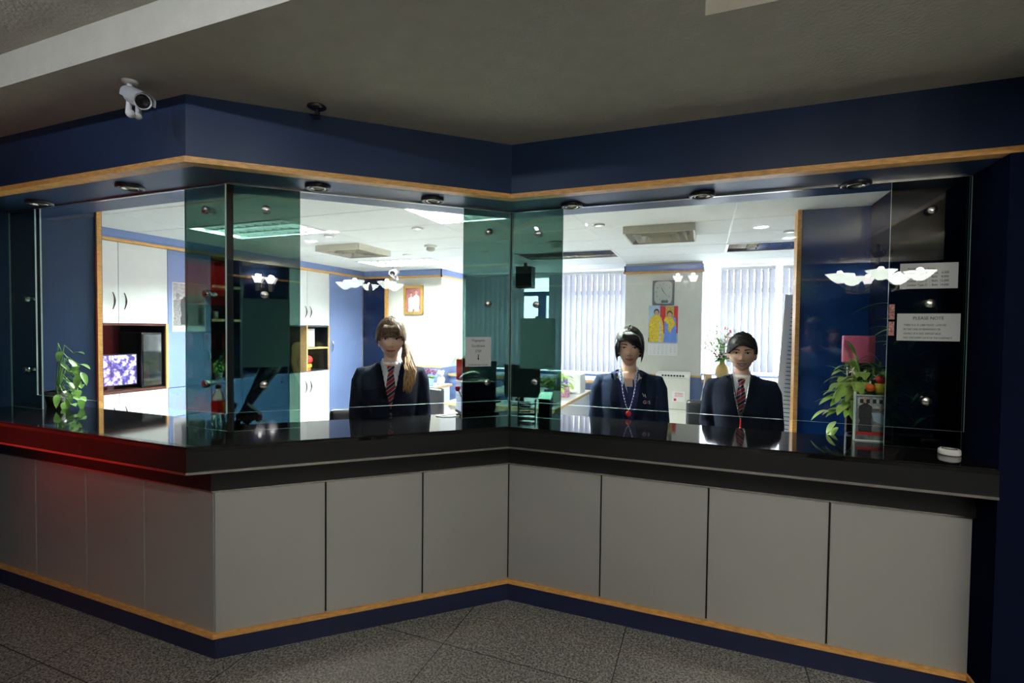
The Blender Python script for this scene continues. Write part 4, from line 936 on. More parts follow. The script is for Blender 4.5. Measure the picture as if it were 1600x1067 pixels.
def sconce(x, z, label):
    t = thing('wall_sconce', label, 'wall lamp', (x, -3.95, z), 0, 'twin wall sconces')
    b = nb(); lathe(b, [(.001, 0), (.05, 0), (.05, .012), (.02, .03), (.001, .03)], 20, axis='Y'); tube(b, [(-.13, .10, -.14), (0, .06, -.15), (.13, .10, -.14)], .008, 8); tube(b, [(0, .02, 0), (0, .06, -.15)], .01, 8); obj('bracket', b, M['steel'], t, True)
    for s_ in (-1, 1):
        b = nb(); lathe(b, [(.03, -.14), (.035, -.01), (.045, 0)], 20, (s_ * .13, .10, 0)); c_ = obj('candle_sleeve', b, M['offwhite'], t, True)
        b = nb(); lathe(b, [(.045, 0), (.06, .04), (.095, .11), (.092, .11), (.045, .01)], 20, (s_ * .13, .10, 0)); obj('shade', b, M['shade_on'], c_, True)
        point_light('sconce_lamp', (s_ * .13, .10, .13), SCONCE, (1.0, .95, .9), .03, t)
M['shade_on'] = mat('lit_sconce_shade', (.9, .9, .88), .5, emit=(1.0, .98, 1.0), es=6.0)
sconce(2.28, 2.36, 'twin cup wall sconce on the lobby back wall, mirrored below the chandelier'); sconce(-.33, 2.46, 'twin cup wall sconce on the lobby back wall, mirrored beside the wall clock')
def fill_lamp(x, y, p, label):  # unseen lamps added to brighten the counter panels and faces from the front
    t = thing('fill_downlight', label, 'downlight', (x, y, 2.72), 0)
    b = nb(); lathe(b, [(.075, 0), (.095, 0), (.095, -.012), (.075, -.016)], 28); obj('ring', b, M['white'], t, True)
    l = area_light('fill_lamp', (0, 0, -.010), .14, .14, p, (1.0, .95, .87), (0, 0, 0), False, t); l.data.shape = 'DISK'
fill_lamp(.55, -.38, FILL_LAMP, 'added round fill lamp just behind the camera, left of the chandelier')
fill_lamp(.92, -1.15, FILL_LAMP, 'added round fill lamp behind the camera, beside the chandelier canopy')
t = thing('cove_light', 'long cove light hidden in the raised ceiling tray, washing the header corner', 'cove light', (-2.1, .50, 2.72))
b = nb(); box(b, -1.3, 1.1, -.03, .0, -.09, 0, .004); box(b, -1.3, 1.1, .0, .03, -.09, -.082); obj('housing', b, M['white'], t)
for x_, p_ in ((-.8, 2.2), (-.2, 2.6), (.4, 3.2), (.95, 4.2)):
    sl = bpy.data.lights.new('cove_lamp', 'SPOT'); sl.energy = p_ * SPOT; sl.spot_size = 2.2; sl.spot_blend = 1.0; sl.shadow_soft_size = .01; sl.color = (.84, .91, 1.0)
    so = bpy.data.objects.new('cove_lamp', sl); C.objects.link(so); so.parent = t; so.location = (x_, .006, -.05); so.rotation_euler = (PI / 2 - .1, 0, 0)
# red drinks machine on the left side of the lobby
t = thing('vending_machine', 'red lit drinks vending machine left of the counter, glowing on the left panels', 'vending machine', (-5.0, .40, 0))
obj('cabinet', bx(-.35, .36, -.75, .75, .02, 2.25, .01), M['red'], t)
b = nb(); box(b, .362, .372, -.71, .71, 1.90, 2.20); obj('lit_header', b, mat('lit_red_panel', (.5, .01, .01), .4, emit=(1.0, .03, .015), es=.13), t)
obj('display_window', bx(.362, .372, -.71, .40, .95, 1.80), M['black'], t)
obj('lit_base', bx(.362, .372, -.5, .71, .35, .90), mat('lit_red_base', (.5, .01, .01), .4, emit=(1.0, .03, .015), es=.16), t)
for r_ in range(3):
    for c_ in range(5):
        b = nb(); lathe(b, [(.001, 0), (.035, 0), (.035, .13), (.02, .16), (.001, .16)], 12, (.385 - .0, -.58 + .2 * c_, .82 + .27 * r_)); obj('display_bottle', b, M['red'], t, True)
b = nb(); box(b, .362, .372, .46, .71, .95, 1.80); obj('selection_panel', b, mat('lit_red_panel', (.5, .01, .01)), t)

# ================================================================ THINGS ON THE COUNTER
ZC = 1.0672
t = thing('alarm_puck', 'white round detector lying on the right end of the granite worktop', 'detector', (1.012, 2.70, ZC))
b = nb(); lathe(b, [(.001, 0), (.037, 0), (.040, .004), (.039, .022), (.033, .027), (.03, .026), (.001, .025)], 32); obj('body', b, M['white'], t, True); b = nb(); lathe(b, [(.027, .0255), (.026, .028), (.024, .0255)], 28); obj('ring', b, M['steel'], t, True)
# acrylic holder with magazine
t = thing('brochure_stand', 'clear acrylic stand holding a photo magazine with a red footer, before the green plants', 'brochure stand', (.775, 2.895, ZC), .08)
b = nb(); box(b, -.078, .078, -.030, -.027, .0, .225); box(b, -.078, .078, -.012, -.009, .0, .26); box(b, -.078, .078, -.030, .04, .0, .003); obj('acrylic', b, M['clear'], t)
b = nb(); box(b, -.080, .080, -.032, -.028, -.0, .006); box(b, -.080, -.0775, -.032, -.008, 0, .24); box(b, .0775, .080, -.032, -.008, 0, .24); box(b, -.08, .08, -.032, -.029, .222, .226); obj('bright_edge', b, M['glass_edge'], t)
obj('magazine', bx(-.073, .073, -.026, -.016, .004, .222), mat('magazine_cover', (.14, .155, .16), .5, var=.7, scale=26), t)
obj('red_footer', bx(-.073, .073, -.0265, -.0255, .030, .044), M['red'], t)
obj.keep = True; b = nb(); figure(b, -.035, .045, .17, 0, 1, .055); figure(b, .03, .045, .13, 2, 1, .07)
quad(b, -.07, .07, .160, .215, .0006, 3)
for v in b.verts: v.co.y -= .0272
robe(b, .01, .05, [(-.01, .05), (.05, .02), (.06, .05), (.02, .09), (-.02, .09)], -.0278, 4)
for k in range(5): quad(b, -.06 + .027 * k, -.045 + .027 * k, .185, .205, -.0279, 0)
obj('cover_picture', b, [G2, PF, G3, mat('cover_buildings', (.45, .48, .50), .6, var=.4, scale=60), PS], t); obj.keep = False
# green plants behind it
t = thing('lucky_bamboo', 'tall green arching plant with pothos leaves behind the brochure stand', 'plant', (.80, 3.07, .80)); rnd = random.Random(21)
b = nb(); lathe(b, [(.001, 0), (.07, 0), (.09, .26), (.08, .26)], 20); obj('pot', b, M['navy_dark'], t, True)
s = nb(); lf = nb(); lp = nb()
for k in range(9):
    x0, y0 = rnd.uniform(-.05, .05), rnd.uniform(-.03, .05); hh = rnd.uniform(.40, .68); tx_, ty_ = x0 + rnd.uniform(-.08, .10), y0 + rnd.uniform(-.04, .04)
    tube(s, [(x0, y0, .2), ((x0 + tx_) / 2, (y0 + ty_) / 2, hh * .7), (tx_, ty_, hh)], .006, 6)
    for q_ in range(7):
        a = rnd.uniform(0, 2 * PI); u = rnd.uniform(.55, 1.0); p = Vector((x0 + (tx_ - x0) * u, y0 + (ty_ - y0) * u, .2 + (hh - .2) * u))
        leaf(lf, p, (math.cos(a), .45 * math.sin(a), rnd.uniform(.35, 1.5)), rnd.uniform(.13, .24), .028, rnd.uniform(.35, .9), 8)
for k in range(130):
    a = rnd.uniform(0, 2 * PI); r_ = rnd.uniform(.02, .18); z_ = rnd.uniform(.38, .60) - .25 * max(0, r_ - .1)
    p = Vector((r_ * math.cos(a), .5 * r_ * math.sin(a) - .02, z_)); tube(s, [(0, 0, .26), (p.x * .6, p.y * .6, z_ + .02), tuple(p)], .002, 5)
    leaf(lp, p, (math.cos(a), math.sin(a) - .3, rnd.uniform(-.6, .4)), rnd.uniform(.06, .10), rnd.uniform(.04, .06), .5)
for x_, z_ in ((-.14, .30), (-.16, .27), (-.13, .24), (-.15, .33)): leaf(lp, (x_, -.06, z_), (-.5, -.3, -.5), .07, .045, .3)
fb = nb()
for (x_, z_) in ((-.085, .60), (-.035, .585), (.02, .57)):
    for q_ in range(5): leaf(fb, (x_, -.075, z_), (math.cos(q_ * 1.257), -.4, math.sin(q_ * 1.257)), .024, .018, 0, 3)
for bm_ in (lf, lp, s, fb):
    for v_ in bm_.verts: v_.co.y = max(v_.co.y, -.20) if v_.co.z > .32 else max(v_.co.y, -.095); v_.co.x = min(v_.co.x, .26)
obj.keep = True; obj('blossoms', fb, M['white_flower'], t, True); obj('stems', s, M['leaf'], t, True); obj('long_leaves', lf, M['leaf'], t, True); obj('pothos_leaves', lp, M['leaf_light'], t, True); obj.keep = False
t = thing('lucky_bamboo', 'dark leafy plant hidden behind the rate notices on the tinted pane', 'plant', (.985, 3.11, .80))
b = nb(); lathe(b, [(.001, 0), (.06, 0), (.07, .28), (.06, .28)], 20); obj('pot', b, M['navy_dark'], t, True); lf = nb()
for k in range(46):
    a = rnd.uniform(0, 2 * PI); z_ = rnd.uniform(.3, .95); leaf(lf, (.03 * math.cos(a), .03 * math.sin(a), z_), (math.cos(a) * .8, math.sin(a) * .5, rnd.uniform(.2, 1.2)), rnd.uniform(.14, .26), .03, .6, 8)
for v_ in lf.verts: v_.co.x = min(v_.co.x, .09); v_.co.y = max(v_.co.y, -.13)
obj.keep = True; obj('leaves', lf, M['leaf'], t, True); obj.keep = False
b = nb(); box(b, .66, 1.08, 2.972, 3.26, 0, .798, .004); tag(obj('plant_shelf', b, M['navy_dark']), 'dark low shelf behind the right wing carrying the tall green plants', 'shelf')
def counter_xy(px, py, Y): 
    p = aty(px, py, Y); return (p.x, p.y, p.z)
b = nb(); box(b, -.075, .075, -.02, .02, 0, .15, .008); o = tag(obj('pink_package', b, M['pink'], None, False, (.79, 3.21, 1.43)), 'bright pink wrapped package behind the tall green plant', 'package')
b = nb(); box(b, -.05, .05, -.02, .02, 0, .63, .004); o = tag(obj('package_stand', b, M['black'], None, False, (.79, 3.21, .799)), 'dark stand propping up the pink package', 'stand')
t = thing('toy_cup', 'small yellow cup with red lid just above the brochure stand', 'cup', (.822, 2.935, 1.30)); b = nb(); lathe(b, [(.001, 0), (.024, 0), (.026, .045), (.001, .045)], 18); obj('cup', b, M['yellow'], t, True); b = nb(); lathe(b, [(.012, .045), (.024, .06), (.024, .078), (.001, .08)], 18); obj('lid', b, M['red'], t, True)
t = thing('toy_ball', 'small orange ball ornament above the brochure stand', 'ornament', (.776, 2.935, 1.31)); b = nb(); sphere(b, (0, 0, .012), .021); obj('ball', b, M['orange'], t, True); b = nb(); tube(b, [(0, 0, .03), (0, 0, .045)], .004, 6); obj('knob', b, M['white'], t)
b = nb(); box(b, .74, .86, 2.915, 2.955, ZC, 1.298, .003); tag(obj('clear_riser', b, M['clear']), 'clear box riser behind the brochure stand', 'riser')
# left pothos
t = thing('potted_pothos', 'green pothos spilling over the left end of the granite worktop', 'plant', (-3.86, 1.875, ZC)); rnd = random.Random(31)
b = nb(); lathe(b, [(.001, 0), (.045, 0), (.06, .10), (.05, .10)], 20); obj('pot', b, M['black'], t, True)
s = nb(); lf = nb()
for k in range(26):
    a = rnd.uniform(-.9, .9); L_ = rnd.uniform(.08, .26); z_ = rnd.uniform(.02, .36) ; p = Vector((L_ * math.cos(a), -.03 * math.sin(a) * 2, z_)); tube(s, [(0, 0, .09), (p.x * .5, p.y * .5, z_ + .05), tuple(p)], .0022, 5)
    leaf(lf, p, (math.cos(a), rnd.uniform(-.8, .3), rnd.uniform(-.8, .5)), rnd.uniform(.06, .09), .042, .5)
obj.keep = True; obj('stems', s, M['leaf'], t, True); obj('leaves', lf, M['leaf'], t, True); obj.keep = False
# bottle, roses, cone bouquet behind the outer corner
t = thing('drinks_bottle', 'clear drinks bottle with yellow label behind the left tinted pane', 'bottle', (-2.40, 1.87, ZC))
b = nb(); lathe(b, [(.001, 0), (.030, 0), (.033, .01), (.033, .05), (.030, .06), (.033, .07), (.033, .13), (.028, .16), (.013, .185), (.013, .20)], 24); obj('body', b, mat('clear_plastic', (.75, .85, .85), .1, trans=.9), t, True)
b = nb(); lathe(b, [(.0335, .072), (.0335, .125)], 24); obj('label', b, M['orange'], t, True); b = nb(); lathe(b, [(.001, .22), (.014, .22), (.014, .197), (.001, .197)], 16); obj('cap', b, M['red'], t, True)
def rose(name, base, top, label, petal, r=.022):
    t_ = thing(name, label, 'rose', base); v = Vector(top) - Vector(base); b = nb(); tube(b, [(0, 0, 0), tuple(v * .5 + Vector((.01, 0, 0))), tuple(v)], .003, 6); obj('stem', b, M['leaf_dark'], t_)
    b = nb(); obj.keep = True
    for k in range(16):
        a = k * 2.4; rr = r * (.25 + .75 * k / 16); c_ = v + Vector((rr * .55 * math.cos(a), rr * .55 * math.sin(a), -.3 * rr)); leaf(b, c_ - Vector((0, 0, r * .5)), (.55 * math.cos(a), .55 * math.sin(a), 1.2), r * 1.5, r * 1.5, -.1, 4, .5)
    obj('petals', b, petal, t_, True); b = nb()
    for k in range(3): leaf(b, v * (.3 + .2 * k), (math.cos(k * 2.2), math.sin(k * 2.2), .4), .05, .025, .4)
    obj('leaves', b, M['leaf_dark'], t_, True); obj.keep = False
pr = atz(402, 664, ZC); rose('red_rose', tuple(pr), tuple(pr + Vector((.01, 0, .035))), 'small dark red rose lying behind the tinted pane, left of the blue drawers', M['rose'])
rose('red_rose', (-2.30, 1.90, ZC), (-2.33, 1.90, ZC + .10), 'dark rose beside the yellow labelled bottle', M['rose'])
rose('red_rose', (-1.335, 2.70, ZC), (-1.385, 2.66, ZC + .16), 'red rose leaning left of the black terminal box', M['rose'], .018)
t = thing('wrapped_bouquet', 'dark wrapped bouquet leaning up to the right behind the outer corner post', 'bouquet', tuple(atz(370, 662, ZC)));  v = aty(428, 563, 2.17) - atz(370, 662, ZC); b = nb(); tube(b, [(0, 0, .0), tuple(v * .3), tuple(v * .7), tuple(v)], [.014, .022, .042, .06], 18); obj('wrapping', b, mat('dark_cellophane', (.02, .022, .015), .15, var=.6, scale=30), t, True)
b = nb()
for k in range(9): sphere(b, v + Vector((.028 * math.cos(k * .7), .028 * math.sin(k * .7), .0)), .018, 8, 6)
obj('blooms', b, mat('dried_rose', (.05, .006, .008), .7), t, True); b = nb(); tube(b, [tuple(v * .22), tuple(v * .27)], .021, 14); obj('ribbon', b, M['steel_dark'], t, True)
t = thing('diamond_box', 'dark diamond shaped gift box standing on edge behind the tinted pane', 'box', tuple(atz(388, 664, ZC)), A); b = nb(); box(b, -.04, .04, -.03, .03, -.04, .04, .002)
for v_ in b.verts: x_, z_ = v_.co.x, v_.co.z; v_.co.x = (x_ - z_) * .7071; v_.co.z = (x_ + z_) * .7071 + .0575
obj('box', b, mat('dark_gold_card', (.06, .045, .012), .4), t); b = nb(); sphere(b, (0, -.03, .057), .006, 8, 6); obj('stud', b, M['steel'], t)
# black terminal and sheets behind the fingerprint notice
def mpos(s_, o_): p = lt[1] + MD * s_ - MN * o_; return p
p = mpos(1.34, .165)
t = thing('fingerprint_terminal', 'black boxy fingerprint terminal on the worktop beneath the enrollment notice', 'terminal', (p.x, p.y, ZC), A); b = nb(); box(b, -.115, .10, -.07, .07, 0, .20, .012); obj('housing', b, M['black'], t, False)
b = nb(); box(b, -.12, -.112, -.072, .06, .02, .20, .002); box(b, -.118, .06, -.075, .06, .198, .204, .002); obj('bright_edge', b, M['steel'], t); b = nb(); box(b, -.12, .12, -.085, .08, 0, .012, .004); obj('base', b, M['black'], t)  # bright_edge strips stand in for the white highlights along the housing edges
p = mpos(1.41, .255)
t = thing('desk_calendar', 'green tinted desk calendar with printed pattern behind the black terminal', 'calendar', (p.x, p.y, ZC), A); obj('sheet', bx(-.09, .09, -.002, .002, .0, .315), mat('patterned_sheet', (.30, .42, .42), .7, var=.5, scale=36), t); obj('blue_header', bx(-.09, .09, -.003, -.002, .29, .315), M['blue'], t)
p = mpos(1.30, .27); b = nb(); box(b, -.065, .065, -.002, .002, .0, .33); o = obj('red_card', b, M['red'], None, False, (p.x, p.y, ZC)); o.rotation_euler = (0, 0, A); tag(o, 'dark red card standing just below the fingerprint notice', 'card')
p = mpos(1.26, .17); t = thing('cloth_pouch', 'beige cloth pouch lying on top of the black terminal', 'pouch', (p.x, p.y, ZC + .204), A); b = nb(); tube(b, [(-.03, 0, .012), (.0, 0, .03), (.05, 0, .045), (.09, 0, .035), (.10, 0, .03)], [.01, .022, .026, .02, .008], 12, flat=.7); obj('body', b, M['beige'], t, True)
b = nb(); tube(b, [(-.06, 0, .003), (-.10, .02, .003), (-.13, -.01, .003), (-.10, -.05, .003), (-.05, -.06, .003), (-.0, -.05, .003)], .003, 8); p = mpos(1.20, .12); o = obj('white_cable', b, M['white'], None, True, (p.x, p.y, ZC)); o.rotation_euler = (0, 0, A); tag(o, 'white looped cable on the worktop left of the black terminal', 'cable')
t = thing('card_reader', 'small black desk box with a slanted top coloured as green-lit, right of the inner corner', 'card reader', (-.905, 2.90, ZC), .1); b = nb(); prism(b, [(-.035, -.03), (.035, -.03), (.035, .04), (-.035, .04)], 0, .10)
for v_ in b.verts:
    if v_.co.z > .05: v_.co.z += .03 * (v_.co.y > 0)
obj('housing', b, M['black'], t); b = nb(); box(b, -.04, .04, -.035, .045, .131, .135)
for v_ in b.verts: v_.co.z += .43 * (v_.co.y - .04)
obj('top_plate', b, mat('green_lit_colour', (.45, .75, .60), .5), t)  # green light on the top is put into its colour
t = thing('stacking_tray', 'black letter tray with white slots just right of the inner corner', 'tray', (-1.03, 2.905, ZC), .25); b = nb()
for k in range(3): box(b, -.045, .055, -.04, .04, .03 * k, .03 * k + .006)
box(b, -.05, -.045, -.04, .04, 0, .09); box(b, .055, .06, -.04, .04, 0, .09); obj('tray', b, M['black'], t)
b = nb()
for k in range(3): box(b, -.03, .03, -.0415, -.04, .012 + .03 * k, .022 + .03 * k)
obj('label_slot', b, M['paper'], t)

# ================================================================ PEOPLE
def sm(x, a, b_): 
    t_ = max(0, min(1, (x - a) / (b_ - a))); return t_ * t_ * (3 - 2 * t_)
def ga(x, s_): return math.exp(-(x * x) / (2 * s_ * s_))
def head_point(n, k=1.0, smile=0.0, jaw=1.0, fw=1.0):
    """unit direction -> head surface, face towards -Y, origin between the ears at eye height"""
    sx, sy, sz = n
    x, y, z = .072 * sx, .092 * sy, .113 * sz
    x0 = x
    if sz < 0:
        low = -sz
        x *= 1 - .22 * jaw * low ** 2.2
        if sy > 0: y *= 1 - .55 * low ** 1.1
        else: y *= 1 - .05 * low
    else:
        x *= 1 + .05 * sz
        if sy > 0: y *= 1.06
    f = sm(-sy, .15, .8)                     # frontness
    fl = ga(x, .05)
    y = y * (1 - .06 * f * (1 - abs(sx)))
    d = 0
    d += .0165 * ga(x, .0075) * ga(z + .036, .013)          # nose tip
    d += .0085 * ga(x, .0065) * ga(z + .012, .016)          # bridge
    d += .0065 * (ga(x - .0145, .006) + ga(x + .0145, .006)) * ga(z + .042, .007)   # wings
    d -= .0065 * (ga(x - .033, .012) + ga(x + .033, .012)) * ga(z + .001, .009)       # sockets
    d += .0030 * (ga(x - .033, .009) + ga(x + .033, .009)) * ga(z, .005)              # lids
    d += .0035 * (ga(x - .028, .016) + ga(x + .028, .016)) * ga(z - .019, .006)       # brow
    d += (.0035 + .003 * smile) * (ga(x - .038, .014) + ga(x + .038, .014)) * ga(z + .032, .014)   # cheeks
    d += .0055 * ga(x, .017) * ga(z + .068, .0045) + .0055 * ga(x, .014) * ga(z + .0785, .0045)    # lips
    d -= .0030 * ga(x, .020) * ga(z + .0735, .0022)
    d -= .0030 * ga(x, .018) * ga(z + .089, .005)
    d += .0060 * ga(x, .018) * ga(z + .103, .009)           # chin
    y -= d * f
    return Vector((x * fw, y, z)) * k
def grid_sphere(fn, nu=72, nv=56):
    b = nb(); rows = []
    for j in range(nv + 1):
        th = PI * j / nv; row = []
        for i in range(nu):
            ph = 2 * PI * i / nu; n = (math.sin(th) * math.cos(ph), math.sin(th) * math.sin(ph), math.cos(th)); row.append(b.verts.new(fn(n)))
        rows.append(row)
    for j in range(nv):
        for i in range(nu): b.faces.new((rows[j][i], rows[j][(i + 1) % nu], rows[j + 1][(i + 1) % nu], rows[j + 1][i]))
    bmesh.ops.remove_doubles(b, verts=b.verts, dist=1e-6); return b
def ring_loft(b, rings, cap=True, seg=32, p=2.3):
    """rings: (cx, cy, z, hw, hd)"""
    rs = []
    for cx, cy, z, hw, hd in rings:
        row = []
        for k in range(seg):
            a = 2 * PI * k / seg; ca, sa = math.cos(a), math.sin(a); e_ = 2 / p
            row.append(b.verts.new((cx + hw * math.copysign(abs(ca) ** e_, ca), cy + hd * math.copysign(abs(sa) ** e_, sa), z)))
        rs.append(row)
    for i in range(len(rs) - 1):
        for k in range(seg): b.faces.new((rs[i][k], rs[i][(k + 1) % seg], rs[i + 1][(k + 1) % seg], rs[i + 1][k]))
    if cap: b.faces.new(rs[0][::-1]); b.faces.new(rs[-1])
    return rs
def remesh(b, name, vox, m, parent, smooth_it=2):
    me = bpy.data.meshes.new(name); bmesh.ops.recalc_face_normals(b, faces=b.faces); b.to_mesh(me); b.free()
    o = bpy.data.objects.new(name, me); C.objects.link(o)
    r_ = o.modifiers.new('r', 'REMESH'); r_.mode = 'VOXEL'; r_.voxel_size = vox; r_.use_smooth_shade = True
    if smooth_it:
        s_ = o.modifiers.new('s', 'SMOOTH'); s_.iterations = smooth_it; s_.factor = .5
    bpy.context.view_layer.update(); ev = o.evaluated_get(bpy.context.evaluated_depsgraph_get()); me2 = bpy.data.meshes.new_from_object(ev)
    o.modifiers.clear(); o.data = me2; bpy.data.meshes.remove(me); me2.name = name; me2.materials.clear(); me2.materials.append(m)
    for p_ in me2.polygons: p_.use_smooth = True
    o.parent = parent; return o

def person(pos, top_z, face_to, label, suit, skin, hair, sty, K=1.0, male=False, head_yaw=0.0, head_roll=0.0):
    """standing person; pos on the floor, facing the point face_to"""
    d = Vector(face_to).xy - Vector(pos).xy; rz = math.atan2(d.x, -d.y)
    t = thing('person', label, 'person', (pos[0], pos[1], 0), rz)
    zh = top_z - .128 * K                                 # eye height
    zc = zh - .112 * K                                    # chin
    zs = zc - .060 * K                                    # shoulder height
    wsh = (.20 if male else .178) * K
    S = zs / 1.30                                         # scale of the lower body
    yb = .022
    # ---- body, one continuous skin mesh
    jw = sty.get('jaw', 1.0 if not male else .8); fw = sty.get('fw', 1.0)
    b = grid_sphere(lambda n: head_point(n, K, sty.get('smile', 0), jw, fw) + Vector((0, -.01, zh)))
    for s_ in (-1, 1): sphere(b, (s_ * .073 * K * fw, .004, zh - .014 * K), .021 * K, 12, 10, (.5, .8, 1.5))
    tube(b, [(0, .034, zh - .05 * K), (0, .030, zc - .005), (0, .026, zs + .02), (0, .022, zs - .05)], [.046 * K, .044 * K, .049 * K, .075 * K], 20)
    ring_loft(b, [(0, yb, zs + .015, .07 * K, .05), (0, yb, zs - .02, wsh * .78, .07 * K), (0, yb, zs - .10, wsh * .84, .085 * K), (0, yb, zs - .24, .135 * K, .095 * K), (0, yb, zs - .38, .115 * K, .08 * K), (0, yb, zs - .52, .15 * K, .10 * K), (0, yb, zs - .62, .155 * K, .10 * K)])
    zhip = zs - .60; zk = zhip * .54
    for s_ in (-1, 1):
        tube(b, [(s_ * .075, yb, zhip + .04), (s_ * .085, yb, (zhip + zk) / 2), (s_ * .08, yb - .01, zk), (s_ * .08, yb + .01, zk * .62), (s_ * .08, yb + .01, .07)], [.085, .072, .052, .05, .036], 16)
        tube(b, [(s_ * .08, yb + .05, .045), (s_ * .085, -.04, .045), (s_ * .09, -.12, .03)], [.036, .036, .025], 12, flat=.8)
        sh = Vector((s_ * wsh * .88, yb, zs - .035)); el = Vector((s_ * (wsh + .035), yb + .01, zs - .30 * K)); wr = Vector((s_ * (wsh + .01), -.07, zs - .52 * K))
        tube(b, [sh, sh.lerp(el, .5), el, el.lerp(wr, .5), wr], [.048, .042, .036, .033, .026], 14)
        pm = wr + Vector((-s_ * .004, -.03, -.06)); tube(b, [wr, wr.lerp(pm, .5), pm], [.026, .034, .034], 12, flat=.55)
        for q_ in range(4):
            st = pm + Vector(((q_ - 1.5) * .0 , -.024 + q_ * .016, -.012)); L_ = (.062, .072, .067, .052)[q_]
            tube(b, [st, st + Vector((-s_ * .004, -.006, -L_ * .55)), st + Vector((-s_ * .014, -.004, -L_))], [.0095, .009, .007], 8)
        tube(b, [wr + Vector((0, -.025, -.02)), wr + Vector((-s_ * .012, -.055, -.05)), wr + Vector((-s_ * .016, -.062, -.085))], [.012, .0105, .008], 8)
    body = remesh(b, 'body', .0042, skin, t, 1)
    # BVH of the head for painted-on features
    hb = grid_sphere(lambda n: head_point(n, K, sty.get('smile', 0), jw, fw) + Vector((0, -.01, zh)), 96, 80); bv = BVHTree.FromBMesh(hb); hb.free()
    def on(x, z, off):
        h = bv.ray_cast(Vector((x * K, -.5, zh + z * K)), Vector((0, 1, 0)))
        return (h[0] if h[0] else Vector((x * K, -.06, zh + z * K))) - Vector((0, off, 0))
    def patch(name, outline, m, off, parent=body, n=5):
        """outline: list of (x, ztop, zbottom) columns"""
        b = nb(); cols = []
        for x, z1, z0 in outline: cols.append([b.verts.new(on(x, z0 + (z1 - z0) * k / n, off)) for k in range(n + 1)])
        for a_, c_ in zip(cols[:-1], cols[1:]):
            for k in range(n): b.faces.new((a_[k], c_[k], c_[k + 1], a_[k + 1]))
        for f_ in b.faces:
            f_.normal_update()
            if f_.normal.y > 0: f_.normal_flip()
            f_.smooth = True
        obj.keep = True; o_ = obj(name, b, m, parent, True); obj.keep = False; return o_
    op = sty.get('eye', .0046); ex = .0335; yo = -.005
    for s_ in (-1, 1):
        U = [k / 10 * 2 - 1 for k in range(11)]
        patch('eye', [(s_ * ex + u * .0165, .0005 + s_ * u * .0012 + op * (1 - u * u) ** .7, .0005 + s_ * u * .0012 - op * .8 * (1 - u * u) ** .8) for u in U], M['eye_white'], .0016)
        patch('iris', [(s_ * ex + u * .0062, .001 + min(op * .97, .0062 * math.sqrt(max(0, 1 - u * u))), .0005 - min(op * .75, .0062 * math.sqrt(max(0, 1 - u * u)))) for u in U], M['iris'], .0021)
        patch('eyelash', [(s_ * ex + u * .0182, .0012 + s_ * u * .0014 + op * (1 - u * u) ** .6 + .0026, .0004 + s_ * u * .0014 + op * (1 - u * u) ** .7 - .0002) for u in U], M['brow'], .0024, n=2)
        patch('eyebrow', [(s_ * (.034 + u * .020), .0225 + .0035 * (1 - (u - .15) ** 2) + .0012 * (1 - u), .0172 + .0035 * (1 - (u - .15) ** 2) + .0010 * u) for u in U], M['brow'], .0009, n=2)
        patch('nostril', [(s_ * .0095 + u * .004, -.0465 + .0012 * (1 - u * u), -.0485) for u in U[::2]], M['brow'], .0004, n=1)
    lw = sty.get('mouth', .030); cu_ = .007 * sty.get('smile', 0)
    U = [k / 14 * 2 - 1 for k in range(15)]
    patch('upper_lip', [(u * lw, -.0705 + cu_ * u * u + .0050 * (1 - u * u) ** .7 - .0012 * ga(u, .12), -.0730 + cu_ * u * u) for u in U], sty['lips'], .0009, n=3)
    patch('lower_lip', [(u * lw * .96, -.0730 + cu_ * u * u - sty.get('teeth', 0) * (1 - u * u), -.0730 + cu_ * u * u - (.0068 + sty.get('teeth', 0)) * (1 - u * u) ** .75) for u in U], sty['lips'], .0009, n=3)
    if sty.get('teeth'): patch('teeth', [(u * lw * .86, -.0728 + cu_ * u * u, -.0728 + cu_ * u * u - sty['teeth'] * (1 - u * u)) for u in U], M['shirt'], .0012, n=2)
    # ---- hair
    rnd = random.Random(sty.get('seed', 1)); hl = sty['hairline']
    def hair_fn(n):
        p_ = head_point((n[0], n[1], n[2]), K); sz = n[2]
        th = sty.get('vol', .016) * (1 + .5 * max(0, sz)) ; base = Vector((n[0], n[1], n[2]))
        st = .0018 * math.sin(40 * math.atan2(n[0], n[1] + .3) + 6 * noise.noise(Vector(n) * 3))
        q_ = Vector((n[0] * (.072 + th) * (1 + .05 * max(0, sz)), n[1] * (.092 + th) * (1.06 if n[1] > 0 else .98), n[2] * (.113 + th * .9))) + Vector(n) * st
        if n[1] > 0 and sz < 0: q_.y *= 1 - .35 * (-sz)
        return q_ * K + Vector((0, -.010, zh))
    b = grid_sphere(hair_fn, 110, 84)
    kill = []
    for f_ in b.faces:
        c_ = (f_.calc_center_median() - Vector((0, -.01, zh))) / K
        ang = c_.x; front_ = c_.y < sty.get('fy', .01)
        lim = hl(c_.x) if front_ else (sty.get('nape', -.06))
        if c_.z < lim: kill.append(f_)
    bmesh.ops.delete(b, geom=kill, context='FACES'); bmesh.ops.solidify(b, geom=list(b.faces), thickness=.006)
    hr = obj('hair', b, hair, t, True)
    for (nm, paths, m_) in sty.get('strands', []):
        b = nb()
        for pts, rad, fl_ in paths: tube(b, [Vector((p_[0] * K, p_[1] * K - .01, zh + p_[2] * K)) for p_ in pts], [r_ * K for r_ in rad], 8, flat=fl_)
        obj(nm, b, m_, hr, True)
